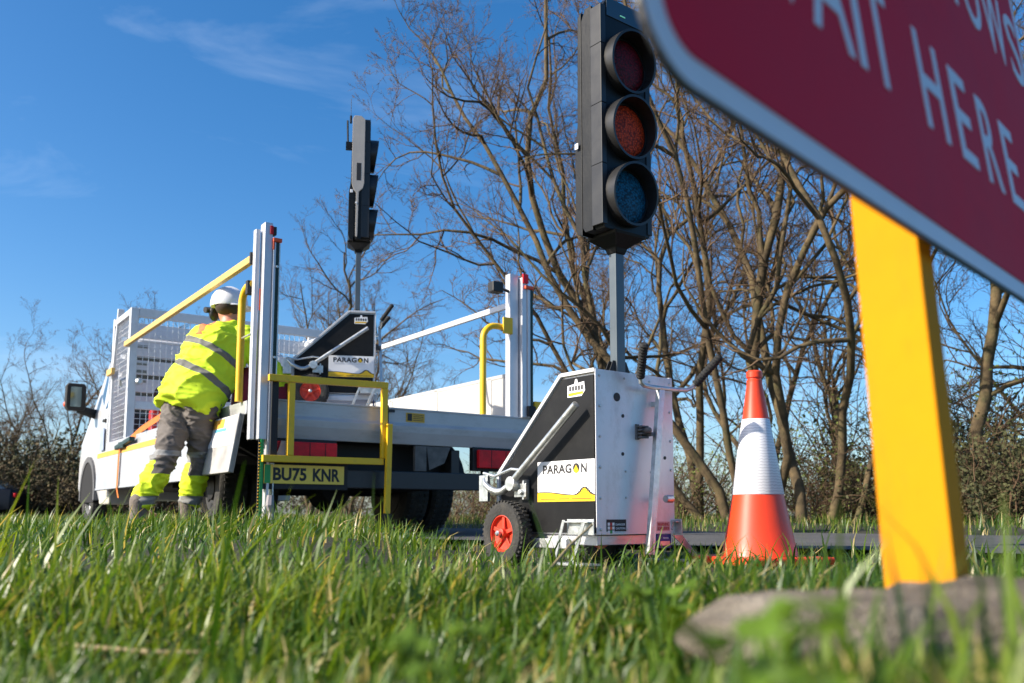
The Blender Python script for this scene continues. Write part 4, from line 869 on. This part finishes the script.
TM_ = {
 'multi': tree_meshes(11, [(0, 0, -.55, .1, .15, 8.5), (.25, .1, .05, .1, .17, 9.5), (.5, 0, .35, -.1, .13, 8.5), (-.2, .2, -.95, -.1, .12, 8), (.1, -.2, -.2, -.25, .11, 8.5)]),
 'lean': tree_meshes(23, [(0, 0, -.7, .1, .17, 9.5), (.2, .1, -.3, .2, .13, 8.5), (.1, -.1, .25, 0, .13, 8.5), (0, .2, -1.3, .1, .10, 7.5)]),
 'upright': tree_meshes(37, [(0, 0, .02, .05, .17, 9), (.4, .1, .14, .05, .14, 9), (-.3, .1, -.16, 0, .11, 8), (.7, .0, .38, .1, .10, 7.5)], n=(12, 8, 8, 6)),
 'oak': tree_meshes(51, [(0, 0, .15, .05, .22, 7.5), (-.2, .2, -.4, .1, .15, 6.5), (.3, .1, .6, 0, .13, 6)], n=(11, 8, 8, 6), trop=(.03, .0, .01, .02, .02), ratio=(.6, .5, .48, .5), thick=1.15),
 'round': tree_meshes(67, [(0, 0, .05, 0, .20, 7.0), (.1, .1, -.35, .1, .12, 6), (.1, .0, .35, .1, .12, 6)], n=(10, 8, 7, 5), ratio=(.55, .5, .5, .5), thick=1.3)}
def tree(kind, px, D, sc, rz, label, group='bare trees along the far side of the road', name='bare_tree'):
    x = (px - 512) / 909 * D; t = bpy.data.objects.new(name, None); C.objects.link(t); t.location = (x, D, gzf(x, D)); t.rotation_euler = (0, 0, R(rz)); t.scale = (sc,) * 3 if not isinstance(sc, tuple) else sc
    tag(t, label, 'tree', group)
    for nm, me in zip(('trunk', 'crown'), TM_[kind]):
        o = bpy.data.objects.new(nm, me); C.objects.link(o); o.parent = t
tree('multi', 728, 12.0, 1.0, 0, 'many-stemmed bare tree behind the front trolley, its stems fanning left and right')
tree('lean', 690, 13.5, 1.05, 8, 'bare tree leaning left behind the large signal head, reaching over the truck')
tree('upright', 800, 11.5, .92, 0, 'upright dark-stemmed bare tree directly behind the traffic cone')
tree('upright', 640, 18, 1.05, 100, 'thin upright bare tree rising behind the truck\'s right rear post')
tree('oak', 985, 11.0, .88, 15, 'thick gnarled bare tree at the right edge under the red sign')
tree('multi', 1080, 13, .9, 70, 'bare tree beyond the right edge, its branches showing under the sign corner')
tree('round', 862, 18, .9, 200, 'slender bare tree between the cone and the yellow post')
tree('upright', 760, 20, 1.0, 220, 'bare tree furthest back between the signal head and the cone')
tree('oak', 1180, 14, 1.0, 110, 'bare tree off to the far right of the sign')
FG = 'far bare trees across the field'
tree('round', 308, 27, 1.2, 10, 'distant bare tree seen just right of the left lift post', FG); tree('multi', 352, 32, .95, 120, 'distant bare tree behind the trolley on the truck', FG)
tree('round', 402, 29, .75, 230, 'distant bare tree low to the right of the black trolley on the truck', FG)
tree('round', 98, 30, 1.0, 60, 'distant bare tree behind the wing mirror of the truck', FG); tree('multi', 60, 36, .85, 30, 'distant bare tree left of the wing mirror', FG)
tree('round', 14, 40, .85, 150, 'low distant bare tree at the left edge of the photo', FG); tree('multi', -40, 42, .7, 250, 'distant bare tree beyond the left edge', FG)
tree('oak', 45, 46, .7, 10, 'small distant bare tree above the dark car', FG)

# bushes: twigs + leaves, each its own thing
def bush_meshes(seed, nst, H, Wd, leaves, lsz, leafm, tw=TWIG):
    rg = np.random.RandomState(seed); cb = TB(); tips = []
    for i in range(nst):
        a = rg.rand() * 6.28; rr = rg.rand() ** .5; p = np.array([math.cos(a) * rr * Wd * .4, math.sin(a) * rr * Wd * .4, -.05]); d = norm(np.array([math.cos(a) * rr * .9, math.sin(a) * rr * .9, 1.0]))
        P = [p]; L_n = H * rg.uniform(.6, 1.05); k = 7
        for j in range(k): d = norm(d + rg.normal(0, .2, 3) + np.array([0, 0, .0])); P.append(P[-1] + d * L_n / k); tips.append(P[-1])
        cb.tube(P, np.linspace(.014, .003, k + 1), 4)
        for q in range(11):
            j = rg.randint(1, k); d2 = norm(rg.normal(0, 1, 3) + np.array([0, 0, .5])); Q = [P[j]]
            for u in range(4): d2 = norm(d2 + rg.normal(0, .25, 3)); Q.append(Q[-1] + d2 * H * .07); tips.append(Q[-1])
            cb.tube(Q, [.005, .004, .003, .0025, .002], 3)
    tips = np.array(tips); idx = rg.randint(0, len(tips), leaves); c = tips[idx] + rg.normal(0, .05, (leaves, 3)); c[:, 2] = np.maximum(c[:, 2], .02)
    u = rg.normal(0, 1, (leaves, 3)); u /= np.linalg.norm(u, axis=1)[:, None]; w = np.cross(u, rg.normal(0, 1, (leaves, 3))); w /= np.linalg.norm(w, axis=1)[:, None]
    s = lsz * rg.uniform(.5, 1.3, leaves)[:, None]; V = np.stack([c - u * s, c + w * s * .55, c + u * s, c - w * s * .55], 1).reshape(-1, 3)
    lb = TB(); lb.V.append(V); lb.F.append(np.arange(leaves * 4).reshape(-1, 4)); lb.n = leaves * 4
    return cb.mesh('stems', tw), lb.mesh('foliage', leafm)
LV2 = mat('olive_hedge_leaf', (.06, .062, .02), .8, 0, .4, 2.5); LV3 = mat('brown_bramble_leaf', (.10, .075, .035), .85, 0, .4, 3)
BM_ = [bush_meshes(3, 26, 1.7, 2.0, 1700, .024, LV), bush_meshes(5, 30, 1.5, 2.2, 5200, .03, LV2), bush_meshes(8, 28, 1.9, 2.0, 1100, .022, LV), bush_meshes(9, 40, 3.4, 5.0, 9000, .07, LV2), bush_meshes(12, 44, 3.6, 5.0, 8000, .06, LV3)]
def bush(k, px, D, sc, rz, label, group):
    x = (px - 512) / 909 * D; t = bpy.data.objects.new('bush', None); C.objects.link(t); t.location = (x, D, gzf(x, D)); t.rotation_euler = (0, 0, R(rz)); t.scale = sc if isinstance(sc, tuple) else (sc,) * 3
    tag(t, label, 'bush', group)
    for nm, me in zip(('stems', 'foliage'), BM_[k]): o = bpy.data.objects.new(nm, me); C.objects.link(o); o.parent = t
UG = 'undergrowth along the far verge'
for i, (k, px, D, sc, lab) in enumerate((
    (2, 455, 13.5, .62, 'low bush seen in the gap beneath the truck bed'), (0, 520, 13.5, .55, 'low bush behind the wheel of the front trolley'), (0, 660, 13.2, .8, 'greenish bush just right of the trolley body'),
    (0, 765, 13.5, .85, 'loose green bush behind the cone'), (2, 830, 12.4, .62, 'thin bush just right of the cone'),
    (0, 862, 13.6, .8, 'light green bush left of the yellow post'), (1, 960, 11.2, .95, 'dense olive bush right of the yellow post'), (1, 1010, 10.4, .85, 'dark olive bush at the lower right edge'),
    (2, 985, 12.2, 1.15, 'pale brown bush climbing the gnarled tree'), (1, 1060, 11, 1.0, 'olive bush just beyond the right edge'), (1, 915, 12.4, .8, 'olive bush mostly behind the yellow post'),
    (1, 1130, 12, 1.1, 'far right olive bush'), (0, 600, 13.8, .6, 'bush hidden behind the trolley body'), (2, 390, 14, .55, 'bush beneath the truck, left of the gap'))):
    bush(k, px, D, sc, i * 53, lab, UG)
HG = 'hedge bushes at the far left'
for i, (k, px, D, sc, lab) in enumerate(((3, -60, 34, .8, 'hedge bush beyond the left edge'), (4, -5, 36, .85, 'brown hedge bush above the dark car, furthest left'), (3, 28, 34, .85, 'hedge bush right behind the dark car'), (4, 58, 35, .95, 'tallest brown hedge bush between the car and the truck'),
    (3, 88, 36, .8, 'olive hedge bush behind the truck nose'), (4, 125, 34, .8, 'hedge bush behind the truck cab'), (3, 160, 36, .8, 'hedge bush behind the worker'), (4, -120, 36, .9, 'hedge bush well beyond the left edge'))):
    bush(k, px, D, sc * 1.25, i * 71, lab, HG)
for i, (k, px, D, sc, lab) in enumerate(((2, 690, 15.5, 1.3, 'tall twiggy bush behind the many-stemmed tree'), (0, 850, 15.5, 1.5, 'tall pale green bush beside the yellow post'),
    (2, 885, 13, 1.0, 'brown bush at the left edge of the yellow post'), (2, 955, 13.5, 1.6, 'tall brown thicket right of the yellow post'), (1, 1000, 13.8, 1.5, 'tall olive thicket under the sign'), (2, 1035, 12.8, 1.5, 'brown thicket at the right edge'), (0, 640, 15.5, 1.0, 'loose bush behind the left half of the trolley'), (2, 480, 15.5, .75, 'brown bush behind the red rear lamp'))):
    bush(k, px, D, sc, i * 37 + 11, lab, 'thicket behind the far verge')
for i, (px, D) in enumerate(((250, 38), (330, 36), (410, 38), (490, 40), (570, 42))): bush(3 + i % 2, px, D, .6, i * 40, ('hedge bush far behind the truck wheels', 'far hedge bush in line with the number plate', 'far hedge bush in line with the yellow step', 'far hedge bush in line with the red rear lamp', 'far hedge bush in line with the trolley')[i], 'distant hedge behind the truck')
# small roundish trees on the horizon
for i, (px, D, s_) in enumerate(((823, 90, .5), (842, 95, .4), (610, 90, .5), (700, 100, .5))): tree('round', px, D, s_, i * 50, ('tiny far tree on the horizon just right of the cone', 'smallest tree on the horizon left of the yellow post', 'tiny far tree hidden behind the trolley', 'tiny far tree between trolley and cone')[i], 'tiny trees on the horizon')
# dropped dead branch lying in the undergrowth
# ================================================================== dark car
CARP = mat('black_blue_car_paint', (.004, .005, .009), .35, 0, .1, 5, spec=.3)
cx = (-40 - 512) / 909 * 31
car = thing('parked_car', 'dark blue-black car parked far away at the left edge in front of the hedge', 'car', (cx, 31, gzf(cx, 31)), 8)
rings = []
for x, z0, z1, w, wt in ((-2.1, .35, .75, .7, .62), (-2.0, .25, .9, .82, .75), (-1.2, .22, .98, .88, .80), (0, .22, .98, .88, .82), (1.2, .22, 1.0, .88, .80), (2.0, .28, .98, .82, .74), (2.1, .4, .8, .7, .62)):
    rings.append([Vector((x, -w, z0)), Vector((x, w, z0)), Vector((x, w * 1.02, (z0 + z1) / 2)), Vector((x, wt, z1)), Vector((x, -wt, z1)), Vector((x, -w * 1.02, (z0 + z1) / 2))])
MB().loft(rings).obj('body', CARP, car, .04, smooth=True)
MB().loft([[Vector((x, s_ * w, z)) for s_, w in ((-1, w0), (1, w0))] + [Vector((x, s_ * w, z)) for s_, w in ((1, w0), (-1, w0))] if False else [Vector((x, -w0, .97)), Vector((x, w0, .97)), Vector((x, w1, z)), Vector((x, -w1, z))] for x, w0, w1, z in ((-1.35, .74, .7, .99), (-.7, .78, .62, 1.40), (.9, .78, .62, 1.42), (1.75, .74, .66, 1.02))]).obj('cabin_glass', GLS, car, .03)
MB().loft([[Vector((x, -.6, z)), Vector((x, .6, z)), Vector((x, .58, z + .04)), Vector((x, -.58, z + .04))] for x, z in ((-.72, 1.39), (-.1, 1.44), (.9, 1.42))]).obj('roof', CARP, car, .01)
for x in (-1.3, 1.3):
    for y, s_ in ((-.80, -1), (.80, 1)):
        w = MB().lathe([(.19, -.1), (.32, -.1), (.335, 0), (.32, .1), (.19, .1)], (x, y, .335), (0, 1, 0), 28).obj('wheel', RUB, car); MB().lathe([(.2, 0), (.2, .085), (.05, .10)], (x, y, .335), (0, s_, 0), 20).obj('rim', SIL, w)
for y in (-.62, .62): MB().box((-2.12, y - .14, .62), (-2.04, y + .14, .74)).obj('headlight', GLS, car, .02)
for y in (-.62, .62): MB().box((2.04, y - .14, .70), (2.13, y + .14, .84)).obj('tail_light', REDL, car, .02)

# ================================================================== grass
def grass_mat(name):
    m = bpy.data.materials.new(name); m.use_nodes = True; n = m.node_tree; n.nodes.clear()
    at_ = n.nodes.new('ShaderNodeAttribute'); at_.attribute_name = 'blade'; sp = n.nodes.new('ShaderNodeSeparateColor'); n.links.new(at_.outputs['Color'], sp.inputs[0])
    r = n.nodes.new('ShaderNodeValToRGB'); e = r.color_ramp.elements; e[0].color = (.020, .052, .006, 1); e[1].position = 1; e[1].color = (.46, .36, .17, 1)
    for p, c in ((.3, (.040, .100, .009)), (.6, (.098, .168, .014)), (.84, (.19, .24, .028)), (.90, (.38, .31, .12))): k = e.new(p); k.color = c + (1,)
    n.links.new(sp.outputs[0], r.inputs[0])
    d = n.nodes.new('ShaderNodeBsdfPrincipled'); d.inputs['Roughness'].default_value = .42; d.inputs['Specular IOR Level'].default_value = .55; n.links.new(r.outputs[0], d.inputs['Base Color'])
    tr = n.nodes.new('ShaderNodeBsdfTranslucent'); g = n.nodes.new('ShaderNodeMixRGB'); g.blend_type = 'MULTIPLY'; g.inputs[0].default_value = 1; g.inputs[2].default_value = (1.9, 1.8, .7, 1); n.links.new(r.outputs[0], g.inputs[1]); n.links.new(g.outputs[0], tr.inputs[0])
    x = n.nodes.new('ShaderNodeMixShader'); x.inputs[0].default_value = .33; n.links.new(d.outputs[0], x.inputs[1]); n.links.new(tr.outputs[0], x.inputs[2]); o_ = n.nodes.new('ShaderNodeOutputMaterial'); n.links.new(x.outputs[0], o_.inputs[0]); return m
def blades(name, X, Y, H, Wd, rg, bend, straw=.10, clump=None, aim=None):
    N_ = len(X); az = rg.uniform(0, 6.283, N_); Z = gz(X, Y) - .004; sd_ = np.stack([np.cos(az), np.sin(az), np.zeros(N_)], 1)
    la_ = az + 1.57 + rg.normal(0, .5, N_)
    if aim is not None: la_ = aim; az = aim + 1.57 + rg.normal(0, .6, N_); sd_ = np.stack([np.cos(az), np.sin(az), np.zeros(N_)], 1)
    ld = np.stack([np.cos(la_), np.sin(la_), np.zeros(N_)], 1) + np.array([.25, .05, 0]); bn = rg.gamma(2.2, bend / 2.2, N_)
    K_ = 5; V = np.zeros((N_, K_, 2, 3)); base = np.stack([X, Y, Z], 1)
    th = np.minimum(bn, 1.9)
    cur = base.copy(); ang = rg.normal(0, .16, N_) * 1.0
    for k in range(K_):
        w = Wd * (1, .95, .8, .5, .04)[k]
        V[:, k, 0] = cur - sd_ * w[:, None] / 2; V[:, k, 1] = cur + sd_ * w[:, None] / 2
        ang2 = ang + th * ((k + .5) / K_) ** 1.1 * 1.35; stp = H / (K_ - 1)
        cur = cur + (ld * np.sin(ang2)[:, None] + np.array([0, 0, 1.]) * np.cos(ang2)[:, None]) * stp[:, None]
    V[..., 2] = np.maximum(V[..., 2], (Z + .003)[:, None, None])
    F = []; b0 = np.arange(N_)[:, None] * K_ * 2
    for k in range(K_ - 1): F.append(np.concatenate([b0 + 2 * k, b0 + 2 * k + 1, b0 + 2 * k + 3, b0 + 2 * k + 2], 1))
    F = np.stack(F, 1).reshape(-1, 4); V = V.reshape(-1, 3)
    me = bpy.data.meshes.new(name); me.vertices.add(len(V)); me.vertices.foreach_set('co', V.ravel()); me.loops.add(F.size); me.loops.foreach_set('vertex_index', F.ravel().astype(np.int32))
    me.polygons.add(len(F)); me.polygons.foreach_set('loop_start', np.arange(0, F.size, 4, dtype=np.int32)); me.polygons.foreach_set('use_smooth', [True] * len(F)); me.update()
    c = np.clip(rg.normal(.45, .22, N_) + .18 * np.sin(X * 3.1) * np.sin(Y * 2.7 + 1), .0, .82); c = np.where(rg.rand(N_) < straw, rg.uniform(.88, 1, N_), c)
    ca = me.color_attributes.new('blade', 'FLOAT_COLOR', 'POINT'); col = np.ones((N_, K_ * 2, 4), np.float32); col[:, :, 0] = c[:, None]; col[:, :, 1] = np.repeat(np.linspace(0, 1, K_), 2)[None]; ca.data.foreach_set('color', col.ravel())
    me.materials.append(GRM); o = bpy.data.objects.new(name, me); C.objects.link(o); o['kind'] = 'stuff'; tag(o, 'uneven green verge grass with some straw-coloured blades', 'grass'); return o
GRM = grass_mat('verge_grass_blades')
rg = np.random.RandomState(4)
def scatter(n, y0, y1, wid, extra):
    u = rg.rand(n); y = np.sqrt(y0 ** 2 + u * (y1 ** 2 - y0 ** 2)); x = rg.uniform(-1, 1, n) * (y * wid + extra); return x, y
XS = []; YS = []
for n_, a, b, wd_, ex_ in ((7500, .16, 1.6, .70, .45), (42000, 1.2, 6.2, .66, .7), (26000, 4.5, 9, .72, 1.0)):
    x, y = scatter(n_, a, b, wd_, ex_); XS.append(x); YS.append(y)
X = np.concatenate(XS); Y = np.concatenate(YS)
nt_ = len(X) // 13; ci = rg.randint(0, nt_, len(X)); tuft = rg.rand(len(X)) < .72; ta = rg.uniform(0, 6.283, len(X)); tr_ = np.abs(rg.normal(0, .018, len(X))) * (1 + .2 * Y)
X = np.where(tuft, X[ci] + np.cos(ta) * tr_, X); Y = np.where(tuft, Y[ci] + np.sin(ta) * tr_, Y); hsc = np.where(tuft, .75 + .55 * ((ci * 7919) % 100) / 100., .8)
s = road_s(X, Y); keep = (s < -.01 + .03 * rg.rand(len(X)))
keep &= ~((np.hypot(X, Y) < .15))
rb = np.hypot(X - .10, Y) ; keep &= ~((np.abs(X / np.maximum(Y, .05)) < .2) & (Y < .22))
# standing room under the sandbag and trolley wheels
keep &= ~((np.abs(X - .385) < .24) & (np.abs(Y - .70) < .085)); keep &= ~(np.hypot(X - .97, Y - 3.6) < .17)
X = X[keep]; Y = Y[keep]; n_ = len(X); hsc = hsc[keep]; AZ = ta[keep] + rg.normal(0, .7, n_)
patch = .5 + .5 * np.sin(X * 2.3 + 1.3 * np.sin(Y * 1.9)) * np.sin(Y * 2.9 + X); patch2 = .5 + .5 * np.sin(X * 9 + 2) * np.sin(Y * 8 + X * 4)
H = hsc * rg.uniform(.07, .18, n_) * (.75 + .45 * patch + .2 * patch2) + (rg.rand(n_) < .05) * rg.uniform(.02, .06, n_)
left = 1 - ss(-.8, .1, X); H *= .86 + .2 * left
zz = (X > -.3) & (Y > 2.4); H = np.where(zz, H * .66, H); H = np.where((X > -.15) & (X < .78) & (Y > 2.85) & (Y < 3.28), rg.uniform(.11, .19, n_), H); H = np.where((X >= .72) & (X < 2.4) & (Y > 2.95) & (Y < 3.42), rg.uniform(.10, .175, n_), H)
Wb = rg.uniform(.0038, .0105, n_) * np.where(Y < 1.4, 1.0, 1.1)
# pixel-height guard near the lens: keep blades out of the first few centimetres of sight
el = (gz(X, Y) + H - .2) / Y; lim = np.where((X / Y > -.05) | (Y > 2.2), .03, .03); near = Y < 1.6
lim = np.where(near, np.where(X > .08 + .08 * Y, -.155 + .05 * rg.rand(n_), -.19 + .05 * rg.rand(n_)) + .12 * ss(.7, 1.5, Y), lim); H = np.where(near & (el > lim), np.maximum(.03, .2 + lim * Y - gz(X, Y)), H)
grs = blades('verge_grass', X, Y, H, Wb, rg, 1.55, .075, aim=AZ)
# far verge grass
n_ = 34000; t_ = rg.uniform(-26, 26, n_); s_ = 3.4 + rg.rand(n_) ** 1.4 * 11; X = EX + ED[0] * t_ + EN[0] * s_; Y = EY + ED[1] * t_ + EN[1] * s_
k_ = Y > 3; X = X[k_]; Y = Y[k_]; n_ = len(X); blades('far_verge_grass', X, Y, rg.uniform(.06, .19, n_), rg.uniform(.006, .012, n_), rg, .9, .2)
# tall single blades that stand up out of the verge (measured against the picture)
tl = [(-.50, 1.2), (-.33, 1.1)]
XT = []; YT = []; HT = []
for px_, D, tip in ((30, 1.6, 470), (60, 1.9, 478), (18, 1.3, 492), (95, 1.7, 476), (128, 1.2, 474), (150, 1.9, 488), (210, 2.2, 500), (372, 1.15, 484), (395, 1.3, 480), (412, 1.2, 496), (428, 2.2, 500), (250, 1.4, 508), (300, 2.0, 505), (330, 1.6, 512),
                    (560, .9, 500), (480, 1.4, 512), (840, .52, 505), (862, .5, 485), (990, .45, 500), (1010, .5, 520), (955, .5, 470), (700, 1.2, 535), (655, 1.5, 538), (5, 1.3, 470), (80, 1.2, 488)):
    x = (px_ - 512) / 909 * D; z = at(px_, tip, D).z; XT.append(x); YT.append(D); HT.append(z - gzf(x, D))
for _ in range(34):
    px_ = rg.uniform(790, 1060); D = rg.uniform(.34, .6); x = (px_ - 512) / 909 * D; z = at(px_, rg.uniform(515, 610), D).z; XT.append(x); YT.append(D); HT.append((z - gzf(x, D)) * 1.1)
for _ in range(10):
    px_ = rg.uniform(-60, 330); D = rg.uniform(.9, 1.8); x = (px_ - 512) / 909 * D; z = at(px_, rg.uniform(490, 560), D).z; XT.append(x); YT.append(D); HT.append((z - gzf(x, D)) * 1.25)
XT = np.array(XT); YT = np.array(YT); HT = np.array(HT) * 1.08
blades('tall_grass', XT, YT, HT, rg.uniform(.0045, .0075, len(XT)), rg, .7, .0)
# broad-leaved weeds near the lens
WL = mat('bright_weed_leaf', (.15, .26, .025), .5, 0, .3, 12, .3, 60)
wt = WL.node_tree; b_ = wt.nodes['Principled BSDF']; t2_ = wt.nodes.new('ShaderNodeBsdfTranslucent'); t2_.inputs[0].default_value = (.30, .42, .03, 1); m2_ = wt.nodes.new('ShaderNodeMixShader'); m2_.inputs[0].default_value = .45
wt.links.new(b_.outputs[0], m2_.inputs[1]); wt.links.new(t2_.outputs[0], m2_.inputs[2]); wt.links.new(m2_.outputs[0], wt.nodes['Material Output'].inputs[0])
def weed(px_, py_, D, sc, seed, label):
    rw = random.Random(seed); p = at(px_, py_, D); g0 = gzf(p.x, p.y); t = thing('broadleaf_weed', label, 'weed', (p.x, p.y, g0), rw.uniform(0, 360), 'broad-leaved weeds close to the lens')
    for k in range(5):
        a = rw.uniform(0, 6.28); tip = Vector((math.cos(a) * .018 * sc, math.sin(a) * .018 * sc, p.z - g0 + rw.uniform(-.02, .012)))
        MB().tube([(0, 0, 0), tip * .55 + Vector((0, 0, .01)), tip], [.0016, .0013, .001], 6).obj('stalk', WL, t)
        lf = MB(); n_ = 21; u = Vector((math.cos(a), math.sin(a), rw.uniform(-.1, .6))).normalized(); w = u.cross(Vector((0, 0, 1))).normalized(); nn = w.cross(u); ctr = tip + u * .010 * sc
        vs = [ctr + nn * .002] + [ctr + (u * math.cos(q) * 1.15 + w * math.sin(q)) * (.012 * sc * (1 + .22 * math.cos(q * 5))) + nn * (.003 * math.cos(3 * q)) for q in [2 * math.pi * i / n_ for i in range(n_)]]
        vs2 = [v - nn * .0004 for v in vs]
        lf.add(vs + vs2, [(0, i + 1, (i + 1) % n_ + 1) for i in range(n_)] + [(n_ + 1, n_ + 1 + (i + 1) % n_ + 1, n_ + 1 + i + 1) for i in range(n_)]).obj('leaf', WL, t, smooth=True)
weed(735, 622, .34, 1.0, 1, 'bright green blurred weed in front of the left half of the sandbag')
weed(775, 675, .30, .7, 3, 'bright blurred weed at the bottom edge below the sandbag'); weed(425, 640, .5, .9, 4, 'small weed in the middle of the foreground grass')
weed(660, 605, .8, 1.0, 5, 'small weed at the left end of the sandbag')
# dry stalk in front of the trolley wheel
p0 = at(545, 575, 1.7); p1 = at(592, 525, 1.9); p0.z = max(p0.z, gzf(p0.x, p0.y)); o = MB().tube([p0, (p0 + p1) / 2 + Vector((0, 0, .006)), p1], [.003, .0028, .002], 6).obj('dry_stalk', mat('dry_straw_stalk', (.26, .20, .10), .8)); tag(o, 'dry brown stalk poking up in front of the trolley wheel', 'stalk')
p0 = at(60, 655, 1.05); p1 = at(150, 658, 1.0); p2 = at(205, 652, 1.0)
for q in (p0, p1, p2): q.z = gzf(q.x, q.y) + .05
o = MB().tube([p0, p1, p2], [.003, .003, .002], 6).obj('dry_stalk', mat('dry_straw_stalk', (.26, .20, .10), .8)); tag(o, 'long straw-coloured stalk lying across the grass at the lower left', 'stalk')
